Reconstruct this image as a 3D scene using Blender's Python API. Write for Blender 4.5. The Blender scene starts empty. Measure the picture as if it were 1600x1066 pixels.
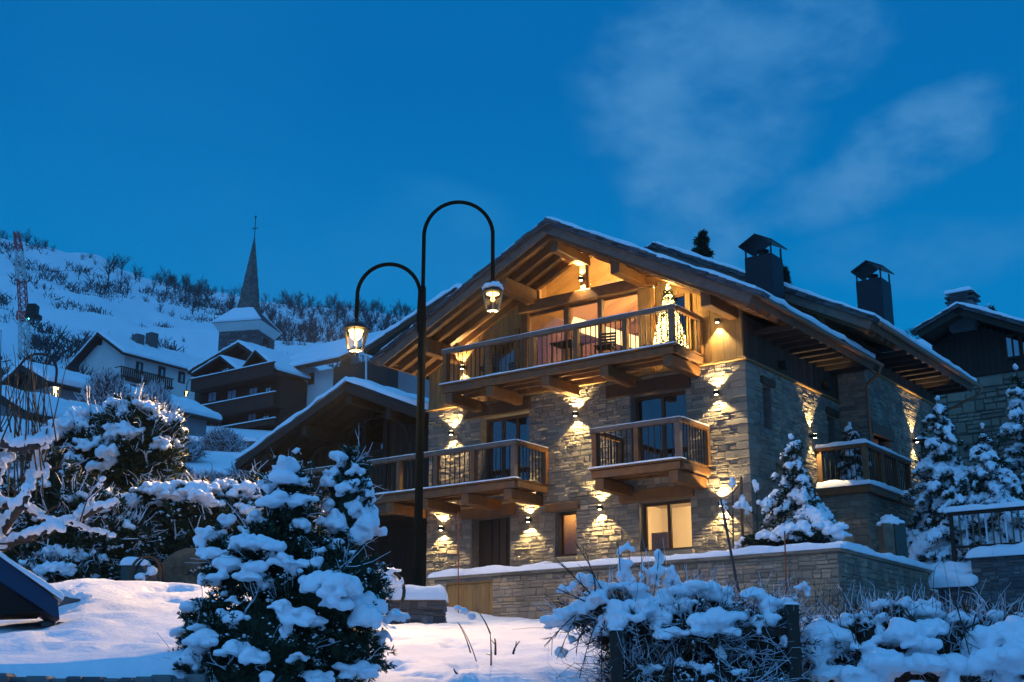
import bpy, math, random
import numpy as np
from mathutils import Matrix, Vector, Euler
R = math.radians
rng = np.random.default_rng(7)
random.seed(7)
scene = bpy.context.scene
col = scene.collection

# ------------------------------------------------------------------ camera
PITCH = 15.815
FPX = 2030.0                       # focal length in photo pixels (1600 wide)
cam_d = bpy.data.cameras.new('camera'); cam = bpy.data.objects.new('camera', cam_d); col.objects.link(cam)
cam.rotation_euler = (R(90 + PITCH), 0, 0); cam.location = (0, 0, 0)
cam_d.sensor_width = 36.0; cam_d.lens = FPX / 1600 * 36.0
cam_d.clip_start = 0.1; cam_d.clip_end = 4000
scene.camera = cam

# ------------------------------------------------------------------ dusk sky
SKY = 1.05
world = bpy.data.worlds.new('World'); scene.world = world; world.use_nodes = True
nt = world.node_tree; nt.nodes.clear()
def N(t, ty, **kw):
    n = t.nodes.new(ty)
    for k, v in kw.items(): setattr(n, k, v)
    return n
def sky_nodes():
    L = nt.links.new
    out = N(nt, 'ShaderNodeOutputWorld'); bg = N(nt, 'ShaderNodeBackground'); L(bg.outputs[0], out.inputs[0])
    bg.inputs['Strength'].default_value = SKY
    tc = N(nt, 'ShaderNodeTexCoord'); sep = N(nt, 'ShaderNodeSeparateXYZ'); L(tc.outputs['Generated'], sep.inputs[0])
    ramp = N(nt, 'ShaderNodeValToRGB'); L(sep.outputs['Z'], ramp.inputs[0])
    cr = ramp.color_ramp; cr.interpolation = 'EASE'
    e = cr.elements; e[0].position = 0.0; e[0].color = (0.0, 0.22, 0.53, 1); e[1].position = 1.0; e[1].color = (0.0, 0.145, 0.40, 1)
    x = cr.elements.new(0.24); x.color = (0.0, 0.208, 0.54, 1)
    x = cr.elements.new(0.50); x.color = (0.0, 0.138, 0.42, 1)
    # afterglow behind the camera (the side the sun has set on)
    glow = N(nt, 'ShaderNodeMapRange'); gd = N(nt, 'ShaderNodeVectorMath', operation='DOT_PRODUCT'); L(tc.outputs['Generated'], gd.inputs[0]); gd.inputs[1].default_value = (.45, .86, -.15); L(gd.outputs['Value'], glow.inputs[0])
    glow.inputs[1].default_value = 0.25; glow.inputs[2].default_value = -0.9; glow.inputs[3].default_value = 0; glow.inputs[4].default_value = 1
    gm = N(nt, 'ShaderNodeMix', data_type='RGBA'); L(glow.outputs[0], gm.inputs[0]); L(ramp.outputs[0], gm.inputs[6]); gm.inputs[7].default_value = (0.11, 0.38, 0.86, 1)
    cur = gm.outputs[2]
    def cloud(cx, cz, rx, rz, rot, scale, amount, seed, cl=(0.065, 0.265, 0.57, 1)):
        # soft veil centred on a direction, frayed by noise
        nonlocal cur
        nz = N(nt, 'ShaderNodeTexNoise'); nz.inputs['Scale'].default_value = scale; nz.inputs['Detail'].default_value = 5; nz.inputs['Roughness'].default_value = .55
        mp = N(nt, 'ShaderNodeMapping'); mp.inputs['Location'].default_value = (seed, seed * .7, 0); mp.inputs['Rotation'].default_value = (0, R(rot), 0); mp.inputs['Scale'].default_value = (1, 1, 1.6)
        L(tc.outputs['Generated'], mp.inputs[0]); L(mp.outputs[0], nz.inputs['Vector'])
        sx = N(nt, 'ShaderNodeMath', operation='SUBTRACT'); L(sep.outputs['X'], sx.inputs[0]); sx.inputs[1].default_value = cx
        sz = N(nt, 'ShaderNodeMath', operation='SUBTRACT'); L(sep.outputs['Z'], sz.inputs[0]); sz.inputs[1].default_value = cz
        c, s = math.cos(R(rot)), math.sin(R(rot))
        def lin(a, b):
            m1 = N(nt, 'ShaderNodeMath', operation='MULTIPLY'); L(sx.outputs[0], m1.inputs[0]); m1.inputs[1].default_value = a
            m2 = N(nt, 'ShaderNodeMath', operation='MULTIPLY_ADD'); L(sz.outputs[0], m2.inputs[0]); m2.inputs[1].default_value = b; L(m1.outputs[0], m2.inputs[2])
            p = N(nt, 'ShaderNodeMath', operation='POWER'); ab = N(nt, 'ShaderNodeMath', operation='ABSOLUTE'); L(m2.outputs[0], ab.inputs[0]); L(ab.outputs[0], p.inputs[0]); p.inputs[1].default_value = 2
            return p
        p1 = lin(c / rx, s / rx); p2 = lin(-s / rz, c / rz)
        ad = N(nt, 'ShaderNodeMath', operation='ADD'); L(p1.outputs[0], ad.inputs[0]); L(p2.outputs[0], ad.inputs[1])
        mr = N(nt, 'ShaderNodeMapRange', interpolation_type='SMOOTHSTEP'); wob = N(nt, 'ShaderNodeMath', operation='MULTIPLY_ADD'); L(nz.outputs['Fac'], wob.inputs[0]); wob.inputs[1].default_value = -2.2; wob.inputs[2].default_value = 1.1; ad2 = N(nt, 'ShaderNodeMath', operation='ADD'); L(ad.outputs[0], ad2.inputs[0]); L(wob.outputs[0], ad2.inputs[1]); L(ad2.outputs[0], mr.inputs[0]); mr.inputs[1].default_value = 1.15; mr.inputs[2].default_value = -0.25
        nr = N(nt, 'ShaderNodeMapRange', interpolation_type='SMOOTHSTEP'); L(nz.outputs['Fac'], nr.inputs[0]); nr.inputs[1].default_value = .24; nr.inputs[2].default_value = .66
        mu = N(nt, 'ShaderNodeMath', operation='MULTIPLY'); L(mr.outputs[0], mu.inputs[0]); L(nr.outputs[0], mu.inputs[1])
        ma = N(nt, 'ShaderNodeMath', operation='MULTIPLY'); L(mu.outputs[0], ma.inputs[0]); ma.inputs[1].default_value = amount
        yy = N(nt, 'ShaderNodeMath', operation='GREATER_THAN'); L(sep.outputs['Y'], yy.inputs[0]); yy.inputs[1].default_value = 0
        mb = N(nt, 'ShaderNodeMath', operation='MULTIPLY'); L(ma.outputs[0], mb.inputs[0]); L(yy.outputs[0], mb.inputs[1])
        mx = N(nt, 'ShaderNodeMix', data_type='RGBA'); L(mb.outputs[0], mx.inputs[0]); L(cur, mx.inputs[6]); mx.inputs[7].default_value = cl
        cur = mx.outputs[2]
    cloud(0.140, 0.432, 0.100, 0.088, -35, 10, .9, 3.1)
    cloud(0.190, 0.470, 0.110, 0.040, 6, 14, .60, 8.4)
    cloud(0.140, 0.375, 0.055, 0.095, 12, 13, .85, 2.4)
    cloud(0.285, 0.392, 0.085, 0.032, 20, 16, .85, 5.2)
    cloud(0.225, 0.365, 0.045, 0.022, 10, 16, .5, 6.2)
    cloud(0.30, 0.32, 0.10, 0.03, 0, 12, .35, 1.7)
    cloud(-0.05, 0.37, 0.06, 0.022, -15, 12, .35, 12.7, (0.02, 0.24, 0.55, 1))
    cloud(-0.10, 0.33, 0.20, 0.05, -8, 7, .3, 15.7, (0.015, 0.22, 0.54, 1))
    # wide, even veils so that the sky goes on the same way outside the frame
    nz = N(nt, 'ShaderNodeTexNoise'); nz.inputs['Scale'].default_value = 2.2; nz.inputs['Detail'].default_value = 4; L(tc.outputs['Generated'], nz.inputs['Vector'])
    nr = N(nt, 'ShaderNodeMapRange', interpolation_type='SMOOTHSTEP'); L(nz.outputs['Fac'], nr.inputs[0]); nr.inputs[1].default_value = .48; nr.inputs[2].default_value = .8; nr.inputs[4].default_value = .18
    mx = N(nt, 'ShaderNodeMix', data_type='RGBA'); L(nr.outputs[0], mx.inputs[0]); L(cur, mx.inputs[6]); mx.inputs[7].default_value = (0.012, 0.21, 0.53, 1)
    L(mx.outputs[2], bg.inputs[0])
sky_nodes()

# last afterglow from behind the camera: very weak, very soft
sun_d = bpy.data.lights.new('afterglow_sun', 'SUN'); sun = bpy.data.objects.new('afterglow_sun', sun_d); col.objects.link(sun)
sun_d.energy = 0.45; sun_d.angle = R(60); sun_d.color = (0.10, 0.40, 1.0)
sun.rotation_euler = (R(40), 0, R(-35))

scene.view_settings.view_transform = 'Standard'; scene.view_settings.look = 'None'
scene.view_settings.exposure = 0.0; scene.view_settings.gamma = 1.0
scene.render.engine = 'CYCLES'
scene.cycles.use_denoising = True
scene.cycles.max_bounces = 6; scene.cycles.diffuse_bounces = 3; scene.cycles.glossy_bounces = 3
scene.cycles.transparent_max_bounces = 12; scene.cycles.transmission_bounces = 4
scene.cycles.sample_clamp_indirect = 4.0
scene.cycles.caustics_reflective = False; scene.cycles.caustics_refractive = False

LAMP_W = 800.0       # street lantern, all round
GROUND_W = 11000.0      # added spot in each street lantern, aimed at the foreground snow
UD_W = 300.0          # up / down wall lamp, each beam

# ------------------------------------------------------------------ picture geometry -> place
_p = R(PITCH)
def at(u, v, Y):
    """the point at depth Y (metres from the camera along the ground) seen at photo pixel u, v"""
    d = Vector(((u - 800) / FPX, math.cos(_p) - math.sin(_p) * (533 - v) / FPX, math.sin(_p) + math.cos(_p) * (533 - v) / FPX))
    return d * (Y / d.y)
TH = R(35.906)                     # the chalet's facade is turned by this much
C0 = Vector((5.730, 31.0, 3.773))  # chalet corner at the sill level of the ground floor
AX = Vector((-math.cos(TH), math.sin(TH), 0)); BX = Vector((math.sin(TH), math.cos(TH), 0))
def wl(a, b, z): return C0 + AX * a + BX * b + Vector((0, 0, z))          # chalet coords -> world
def lw(x, y):                                                             # world -> chalet coords (a, b)
    dx, dy = x - C0.x, y - C0.y
    return dx * AX.x + dy * AX.y, dx * BX.x + dy * BX.y

# ------------------------------------------------------------------ numpy noise
def _hash(ix, iy, iz):
    h = (ix * 374761393 + iy * 668265263 + iz * 2147483647 * 7 + 1274126177) & 0xffffffff
    h = ((h ^ (h >> 13)) * 1274126177) & 0xffffffff
    return ((h ^ (h >> 16)) & 0xffff) / 65535.0
def vnoise(p):
    p = np.asarray(p, dtype=float); i = np.floor(p).astype(np.int64); f = p - i; f = f * f * (3 - 2 * f)
    r = 0
    for dx in (0, 1):
        for dy in (0, 1):
            for dz in (0, 1):
                w = (f[:, 0] if dx else 1 - f[:, 0]) * (f[:, 1] if dy else 1 - f[:, 1]) * (f[:, 2] if dz else 1 - f[:, 2])
                r = r + w * _hash(i[:, 0] + dx, i[:, 1] + dy, i[:, 2] + dz)
    return r - 0.5
def fbm(p, o=3):
    p = np.asarray(p, dtype=float); r = 0; a = 1
    for k in range(o):
        r = r + a * vnoise(p * 2 ** k + 17.3 * k); a *= .5
    return r

# ------------------------------------------------------------------ materials
M = {}
def mat(name, base, rough=.8, metal=0, spec=.3):
    m = bpy.data.materials.new(name); m.use_nodes = True; b = m.node_tree.nodes['Principled BSDF']
    b.inputs['Base Color'].default_value = (*base, 1); b.inputs['Roughness'].default_value = rough
    b.inputs['Metallic'].default_value = metal; b.inputs['Specular IOR Level'].default_value = spec
    M[name] = m; return m
def varied(name, c1, c2, scale=3, stretch=(1, 1, 1), rough=.85, bump=.3, bscale=20, detail=6, objrand=0.0, c3=None, bdist=.02, spec=.3, weather=None):
    """two-tone noise material with relief; objrand mixes a third tone by object / by island"""
    m = mat(name, c1, rough, spec=spec); t = m.node_tree; L = t.links.new; b = t.nodes['Principled BSDF']
    tc = N(t, 'ShaderNodeTexCoord'); mp = N(t, 'ShaderNodeMapping'); mp.inputs['Scale'].default_value = stretch; L(tc.outputs['Object'], mp.inputs[0])
    oi = N(t, 'ShaderNodeObjectInfo'); ge = N(t, 'ShaderNodeNewGeometry')
    rs = N(t, 'ShaderNodeMath', operation='ADD'); L(oi.outputs['Random'], rs.inputs[0]); L(ge.outputs['Random Per Island'], rs.inputs[1])
    fr = N(t, 'ShaderNodeMath', operation='FRACT'); L(rs.outputs[0], fr.inputs[0])
    ofs = N(t, 'ShaderNodeVectorMath', operation='ADD'); sc = N(t, 'ShaderNodeMath', operation='MULTIPLY'); L(oi.outputs['Random'], sc.inputs[0]); sc.inputs[1].default_value = 30
    L(mp.outputs[0], ofs.inputs[0]); L(sc.outputs[0], ofs.inputs[1])
    nz = N(t, 'ShaderNodeTexNoise'); nz.inputs['Scale'].default_value = scale; nz.inputs['Detail'].default_value = detail; L(ofs.outputs[0], nz.inputs['Vector'])
    mr = N(t, 'ShaderNodeMapRange'); L(nz.outputs['Fac'], mr.inputs[0]); mr.inputs[1].default_value = .32; mr.inputs[2].default_value = .68
    mx = N(t, 'ShaderNodeMix', data_type='RGBA'); L(mr.outputs[0], mx.inputs[0]); mx.inputs[6].default_value = (*c1, 1); mx.inputs[7].default_value = (*c2, 1)
    cur = mx.outputs[2]
    if objrand:
        rp = N(t, 'ShaderNodeValToRGB'); L(fr.outputs[0], rp.inputs[0]); e = rp.color_ramp.elements
        e[0].color = (*(np.array(c1) * .55), 1); e[1].color = (*(c3 or c2), 1); k = rp.color_ramp.elements.new(.45); k.color = (*c1, 1); k = rp.color_ramp.elements.new(.7); k.color = (*c2, 1)
        m2 = N(t, 'ShaderNodeMix', data_type='RGBA'); m2.inputs[0].default_value = objrand; L(cur, m2.inputs[6]); L(rp.outputs[0], m2.inputs[7]); cur = m2.outputs[2]
    if weather:                     # patches of greying / damp streaks, fixed to the place
        wc, wa, ws, wst = weather
        m3 = N(t, 'ShaderNodeMapping'); m3.inputs['Scale'].default_value = wst; L(ge.outputs['Position'], m3.inputs[0])
        n3 = N(t, 'ShaderNodeTexNoise'); n3.inputs['Scale'].default_value = ws; n3.inputs['Detail'].default_value = 5; n3.inputs['Roughness'].default_value = .65; L(m3.outputs[0], n3.inputs['Vector'])
        r3 = N(t, 'ShaderNodeMapRange', interpolation_type='SMOOTHSTEP'); L(n3.outputs['Fac'], r3.inputs[0]); r3.inputs[1].default_value = .42; r3.inputs[2].default_value = .68; r3.inputs[4].default_value = wa
        x3 = N(t, 'ShaderNodeMix', data_type='RGBA'); L(r3.outputs[0], x3.inputs[0]); L(cur, x3.inputs[6]); x3.inputs[7].default_value = (*wc, 1); cur = x3.outputs[2]
    L(cur, b.inputs['Base Color'])
    if bump:
        n2 = N(t, 'ShaderNodeTexNoise'); n2.inputs['Scale'].default_value = bscale; n2.inputs['Detail'].default_value = 4; L(ofs.outputs[0], n2.inputs['Vector'])
        bp = N(t, 'ShaderNodeBump'); bp.inputs['Strength'].default_value = bump; bp.inputs['Distance'].default_value = bdist; L(n2.outputs['Fac'], bp.inputs['Height']); L(bp.outputs[0], b.inputs['Normal'])
    return m
varied('snow', (.80, .82, .85), (.87, .88, .90), 1.5, bump=.45, bscale=14, bdist=.04, rough=.7, spec=.15)
varied('snow_rough', (.80, .82, .86), (.86, .87, .90), 3, bump=.5, bscale=25, bdist=.03, rough=.75, spec=.15)
varied('stone', (.235, .20, .15), (.31, .265, .195), 4, bump=.8, bscale=22, bdist=.03, objrand=.6, c3=(.40, .33, .23), weather=((.12, .105, .085), .5, .9, (1, 1, .35)))
varied('stone_tan', (.31, .25, .18), (.38, .31, .22), 4, bump=.8, bscale=22, bdist=.03, objrand=.65, c3=(.44, .29, .15), weather=((.15, .125, .10), .55, .9, (1, 1, .4)))
varied('stone_dark', (.085, .085, .09), (.16, .155, .15), 4, bump=.9, bscale=12, bdist=.04, objrand=.6, c3=(.2, .19, .18))
varied('mortar', (.15, .135, .115), (.20, .18, .15), 6, bump=.8, bscale=25)
varied('wood', (.21, .092, .028), (.10, .042, .014), 5, (1, 1, 1), bump=.35, bscale=18, objrand=.4, c3=(.27, .125, .045), rough=.6, weather=((.085, .065, .05), .6, 1.6, (1, 1, 1)))
varied('wood_v', (.34, .205, .065), (.21, .11, .034), 7, (6, 6, .5), bump=.35, bscale=10, objrand=.45, c3=(.40, .25, .09), rough=.65, weather=((.13, .095, .06), .5, 1.3, (1.5, 1.5, .3)))
varied('wood_old', (.080, .043, .024), (.04, .024, .015), 7, (6, 6, .5), bump=.4, bscale=10, objrand=.5, c3=(.14, .085, .05), rough=.8)
varied('wood_grey', (.17, .115, .085), (.10, .072, .055), 5, (1, 1, 1), bump=.35, bscale=18, objrand=.3, c3=(.22, .15, .11), rough=.7)
varied('wood_dark', (.045, .030, .021), (.028, .02, .015), 7, (4, 4, 1), bump=.3, bscale=12, objrand=.4, c3=(.06, .04, .028), rough=.8)
varied('wood_red', (.07, .028, .02), (.045, .02, .016), 7, (4, 4, 1), bump=.3, bscale=12, objrand=.3, rough=.8)
varied('ceiling_wood', (.56, .31, .11), (.42, .20, .065), 3, (1, 1, 1), bump=.2, objrand=.5, c3=(.68, .40, .2), rough=.6)
varied('slate', (.055, .055, .06), (.10, .098, .1), 6, bump=.7, bscale=18, objrand=.6, c3=(.13, .125, .12), rough=.75)
varied('plaster', (.80, .70, .52), (.76, .64, .46), 1.2, bump=.1)
varied('stucco', (.74, .66, .62), (.64, .57, .54), .35, bump=.3, bscale=6, rough=.9)
varied('stucco_grey', (.25, .25, .26), (.19, .19, .20), .4, bump=.3, bscale=6, rough=.9)
varied('bark', (.075, .058, .045), (.045, .034, .028), 12, (1, 1, .3), bump=.6, bscale=30)
varied('bark_far', (.050, .048, .050), (.035, .034, .036), 2, bump=0)
varied('twig', (.10, .06, .035), (.06, .038, .025), 8, bump=0)
varied('twig_red', (.28, .075, .04), (.22, .06, .035), 8, bump=0)
varied('frost', (.66, .68, .72), (.48, .50, .54), 6, bump=0)
varied('needles', (.020, .036, .018), (.034, .056, .026), 9, bump=0, objrand=.5, c3=(.05, .07, .03), rough=.7)
varied('dry_leaf', (.10, .055, .025), (.06, .035, .02), 9, bump=0, objrand=.5, rough=.7)
varied('straw', (.20, .155, .10), (.12, .095, .065), 6, (1, 1, 1), bump=.9, bscale=30)
varied('rock', (.16, .145, .13), (.09, .085, .08), 4, bump=.9, bscale=10)
mat('iron', (.012, .014, .014), .55, .3, .4)
mat('iron_green', (.004, .007, .006), .85, .0, .05)
mat('lit_bar_metal', (.42, .30, .14), .45, .3)  # pale warm metal puts the lamplit look of the lantern bars into their colour
mat('copper', (.30, .12, .06), .45, .7)
mat('chimney_metal', (.022, .024, .028), .5, .5)
mat('blue_metal', (.012, .040, .085), .5, .1)
mat('bin_green', (.03, .065, .06), .6)
mat('curtain', (.30, .30, .36), .9)
mat('shutter', (.10, .03, .03), .8)
mat('crane_red', (.55, .07, .06), .6)
mat('crane_white', (.62, .55, .53), .6)
mat('dark_room', (.02, .018, .016), .9)
mat('blue_board', (.01, .03, .18), .6)
def glass(name, tint, refl=1.0, rough=.02, base=0.0):
    m = bpy.data.materials.new(name); m.use_nodes = True; t = m.node_tree; t.nodes.clear(); L = t.links.new
    o = N(t, 'ShaderNodeOutputMaterial'); mx = N(t, 'ShaderNodeMixShader'); tr = N(t, 'ShaderNodeBsdfTransparent'); gl = N(t, 'ShaderNodeBsdfGlossy')
    tr.inputs[0].default_value = (*tint, 1); gl.inputs['Roughness'].default_value = rough; gl.inputs['Color'].default_value = (refl, refl, refl, 1)
    fr = N(t, 'ShaderNodeFresnel'); fr.inputs[0].default_value = 1.5
    ad = N(t, 'ShaderNodeMath', operation='MULTIPLY_ADD'); L(fr.outputs[0], ad.inputs[0]); ad.inputs[1].default_value = 1.6; ad.inputs[2].default_value = base
    L(ad.outputs[0], mx.inputs[0]); L(tr.outputs[0], mx.inputs[1]); L(gl.outputs[0], mx.inputs[2]); L(mx.outputs[0], o.inputs[0]); M[name] = m; return m
glass('glass', (.92, .92, .9), refl=.5); glass('glass_dark', (.5, .5, .52), base=.06); glass('lantern_glass', (.97, .95, .9), .3)
glass('glass_loft', (.9, .88, .85), refl=.6, base=.0)
glass('glass_blue', (.25, .3, .4), base=.30)
varied('spire_stone', (.17, .15, .13), (.07, .065, .06), 2.2, bump=.6, bscale=3, bdist=.1)
def emit(name, c, s):
    m = mat(name, c, .5); b = m.node_tree.nodes['Principled BSDF']; b.inputs['Emission Color'].default_value = (*c, 1); b.inputs['Emission Strength'].default_value = s; return m
emit('bulb', (1, .78, .45), 60); emit('bulb_small', (1, .70, .26), 10); emit('led', (1, .78, .40), 30); emit('lantern_led', (1, .60, .15), 9); emit('glow_ball', (1, .58, .13), 24); emit('indicator', (.1, 1, .8), 8)
emit('soffit_glow', (1, .70, .30), 3.2)  # glow standing in for lamplight on the loft soffit

# ------------------------------------------------------------------ mesh builder
_ico = {}
def ico(sub):
    if sub not in _ico:
        import bmesh
        bm = bmesh.new(); bmesh.ops.create_icosphere(bm, subdivisions=sub, radius=1)
        _ico[sub] = (np.array([v.co[:] for v in bm.verts]), np.array([[v.index for v in f.verts] for f in bm.faces])); bm.free()
    return _ico[sub]
def link(o, parent=None):
    col.objects.link(o)
    if parent is not None: o.parent = parent
    return o
ORG = {}
class MB:
    def __init__(s): s.v = []; s.f = []; s.n = 0
    def add(s, vs, fs):
        s.v.extend([tuple(p) for p in vs]); s.f.extend([tuple(i + s.n for i in f) for f in fs]); s.n = len(s.v); return s
    def box(s, p0, p1):
        (x0, y0, z0), (x1, y1, z1) = [tuple(map(float, p)) for p in (p0, p1)]
        x0, x1 = min(x0, x1), max(x0, x1); y0, y1 = min(y0, y1), max(y0, y1); z0, z1 = min(z0, z1), max(z0, z1)
        return s.add([(x0, y0, z0), (x1, y0, z0), (x1, y1, z0), (x0, y1, z0), (x0, y0, z1), (x1, y0, z1), (x1, y1, z1), (x0, y1, z1)],
                     [(3, 2, 1, 0), (4, 5, 6, 7), (0, 1, 5, 4), (1, 2, 6, 5), (2, 3, 7, 6), (3, 0, 4, 7)])
    def bbox(s, p0, p1, c=.012):
        """box with chamfered edges"""
        (x0, y0, z0), (x1, y1, z1) = p0, p1
        x0, x1 = min(x0, x1), max(x0, x1); y0, y1 = min(y0, y1), max(y0, y1); z0, z1 = min(z0, z1), max(z0, z1)
        c = min(c, (x1 - x0) * .3, (y1 - y0) * .3, (z1 - z0) * .3)
        o = [(x0, y0), (x1, y0), (x1, y1), (x0, y1)]
        def ring(z, i): return [(x0 + i, y0 + i, z), (x1 - i, y0 + i, z), (x1 - i, y1 - i, z), (x0 + i, y1 - i, z)]
        vs = ring(z0, c) + ring(z0 + c, 0) + ring(z1 - c, 0) + ring(z1, c)
        fs = [(3, 2, 1, 0), (12, 13, 14, 15)]
        for k in range(3):
            for i in range(4): fs.append((k * 4 + i, k * 4 + (i + 1) % 4, k * 4 + 4 + (i + 1) % 4, k * 4 + 4 + i))
        return s.add(vs, fs)
    def beam(s, p, q, w, h, up=(0, 0, 1)):
        p, q = Vector(p), Vector(q); d = (q - p).normalized(); u = Vector(up); x = d.cross(u)
        if x.length < 1e-4: x = d.cross(Vector((0, 1, 0)))
        x.normalize(); y = x.cross(d); x *= w / 2; y *= h / 2
        vs = [p - x - y, p + x - y, p + x + y, p - x + y, q - x - y, q + x - y, q + x + y, q - x + y]
        return s.add(vs, [(0, 1, 2, 3), (7, 6, 5, 4), (0, 4, 5, 1), (1, 5, 6, 2), (2, 6, 7, 3), (3, 7, 4, 0)])
    def tube(s, pts, rad, n=6, cap=True):
        pts = [Vector(p) for p in pts]; k = len(pts)
        if not hasattr(rad, '__len__'): rad = [rad] * k
        vs = []; prev = None
        for i, p in enumerate(pts):
            d = (pts[min(i + 1, k - 1)] - pts[max(i - 1, 0)]).normalized()
            if prev is None:
                x = d.cross(Vector((0, 0, 1)));
                if x.length < 1e-3: x = d.cross(Vector((0, 1, 0)))
            else: x = prev - d * prev.dot(d)
            x.normalize(); prev = x; y = d.cross(x)
            for j in range(n):
                a = 2 * math.pi * j / n; vs.append(p + (x * math.cos(a) + y * math.sin(a)) * rad[i])
        fs = [(i * n + j, i * n + (j + 1) % n, (i + 1) * n + (j + 1) % n, (i + 1) * n + j) for i in range(k - 1) for j in range(n)]
        if cap: fs += [tuple(range(n))[::-1], tuple(range((k - 1) * n, k * n))]
        return s.add(vs, fs)
    def lathe(s, c, prof, n=12, sq=False):
        vs = []; c = Vector(c); off = math.pi / n if sq else 0
        for r, z in prof:
            for j in range(n): a = 2 * math.pi * j / n + off; vs.append((c.x + r * math.cos(a), c.y + r * math.sin(a), c.z + z))
        k = len(prof)
        fs = [(i * n + j, i * n + (j + 1) % n, (i + 1) * n + (j + 1) % n, (i + 1) * n + j) for i in range(k - 1) for j in range(n)]
        fs += [tuple(range(n))[::-1], tuple(range((k - 1) * n, k * n))]
        return s.add(vs, fs)
    def ball(s, c, r, sub=2, jit=0):
        v, f = ico(sub); r = np.array(r) * np.ones(3); vv = v * r
        if jit: vv = vv * (1 + jit * fbm(v * 1.7 + rng.random(3) * 50, 2)[:, None])
        return s.add(vv + np.array(c), f)
    def prism(s, poly, axis_pts):
        """poly (list of (x, z)) extruded between y0 and y1"""
        y0, y1 = axis_pts; n = len(poly)
        vs = [(x, y0, z) for x, z in poly] + [(x, y1, z) for x, z in poly]
        fs = [tuple(range(n)), tuple(range(n, 2 * n))[::-1]] + [(i, i + n, (i + 1) % n + n, (i + 1) % n) for i in range(n)]
        return s.add(vs, fs)
    def build(s, name, m, parent=None, org=None, smooth=False):
        org = np.array(org if org is not None else ORG.get(parent.name if parent else '', (0, 0, 0)))
        me = bpy.data.meshes.new(name); vs = (np.array(s.v, dtype=float) - org) if s.v else []
        me.from_pydata([tuple(p) for p in vs], [], s.f)
        if m: me.materials.append(M[m] if isinstance(m, str) else m)
        if smooth: me.polygons.foreach_set('use_smooth', [True] * len(me.polygons))
        me.update()
        o = link(bpy.data.objects.new(name, me), parent)
        if parent is not None: ORG[o.name] = tuple(org)
        elif org is not None: o.location = org
        return o
def arr_mesh(name, V, F, m, parent=None, loc=None, smooth=False):
    """numpy verts / triangles -> object (world coords minus loc)"""
    V = np.asarray(V, dtype=np.float32); F = np.asarray(F, dtype=np.int32); k = F.shape[1]
    me = bpy.data.meshes.new(name); me.vertices.add(len(V)); me.vertices.foreach_set('co', V.ravel())
    me.loops.add(F.size); me.loops.foreach_set('vertex_index', F.ravel())
    me.polygons.add(len(F)); me.polygons.foreach_set('loop_start', np.arange(0, F.size, k, dtype=np.int32))
    if smooth: me.polygons.foreach_set('use_smooth', np.ones(len(F), dtype=bool))
    me.update(calc_edges=True); me.materials.append(M[m])
    o = link(bpy.data.objects.new(name, me), parent)
    if loc is not None: o.location = loc
    return o
def tag(o, label=None, cat=None, group=None, kind=None):
    if label: o['label'] = label
    if cat: o['category'] = cat
    if group: o['group'] = group
    if kind: o['kind'] = kind
    return o
def thing(name, label, cat, org=(0, 0, 0), chalet=False, group=None, rot=0.0):
    """an Empty at the thing's base. chalet=True: org and all part coordinates are (x=-a, b, z) in the chalet's frame."""
    o = bpy.data.objects.new(name, None); o.empty_display_size = .2; link(o)
    if chalet: o.location = wl(-org[0], org[1], org[2]); o.rotation_euler = (0, 0, -TH)
    else: o.location = org; o.rotation_euler = (0, 0, rot)
    ORG[o.name] = tuple(org) if chalet else (0, 0, 0)
    return tag(o, label, cat, group)
def B(name, m, parent, p0, p1, c=.012):
    return MB().bbox(p0, p1, c).build(name, m, parent)

# ------------------------------------------------------------------ snow bodies
def blob_verts(ells, flat=.35, jit=.5, sub=2):
    """ells: rows cx cy cz rx ry rz -> domed snow pads (flat below)"""
    v, f = ico(sub); V = []; F = []; n = 0
    for e in ells:
        e = np.asarray(e); p = v * (1 + jit * fbm(v * 1.3 + rng.random(3) * 90, 2)[:, None]) * e[3:6]
        p[:, 2] = np.where(p[:, 2] < 0, p[:, 2] * flat, p[:, 2])
        V.append(p + e[:3]); F.append(f + n); n += len(v)
    return np.concatenate(V), np.concatenate(F)
def snow_bodies(name, ells, parent, voxel=.02, flat=.35, jit=.5, m='snow', rough=.34, nscale=12):
    """many pads melted into one smooth skin; coordinates local to parent"""
    V, F = blob_verts(ells, flat, jit)
    me = bpy.data.meshes.new('tmp'); me.from_pydata(V.tolist(), [], F.tolist()); o = bpy.data.objects.new('tmp', me); col.objects.link(o)
    md = o.modifiers.new('r', 'REMESH'); md.mode = 'VOXEL'; md.voxel_size = voxel; md.use_smooth_shade = True
    dg = bpy.context.evaluated_depsgraph_get(); ev = o.evaluated_get(dg); m2 = bpy.data.meshes.new_from_object(ev)
    bpy.data.objects.remove(o); bpy.data.meshes.remove(me)
    k = len(m2.vertices); co = np.empty(k * 3); m2.vertices.foreach_get('co', co); co = co.reshape(-1, 3)
    no = np.empty(k * 3); m2.vertex_normals.foreach_get('vector', no); no = no.reshape(-1, 3)
    co = co + no * (fbm(co * nscale, 2) * voxel * 8.8 * rough + fbm(co * (.55 / voxel), 2) * voxel * .9)[:, None]
    m2.vertices.foreach_set('co', co.ravel()); m2.polygons.foreach_set('use_smooth', [True] * len(m2.polygons)); m2.update()
    m2.name = name; m2.materials.clear(); m2.materials.append(M[m])
    return link(bpy.data.objects.new(name, m2), parent)
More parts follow.
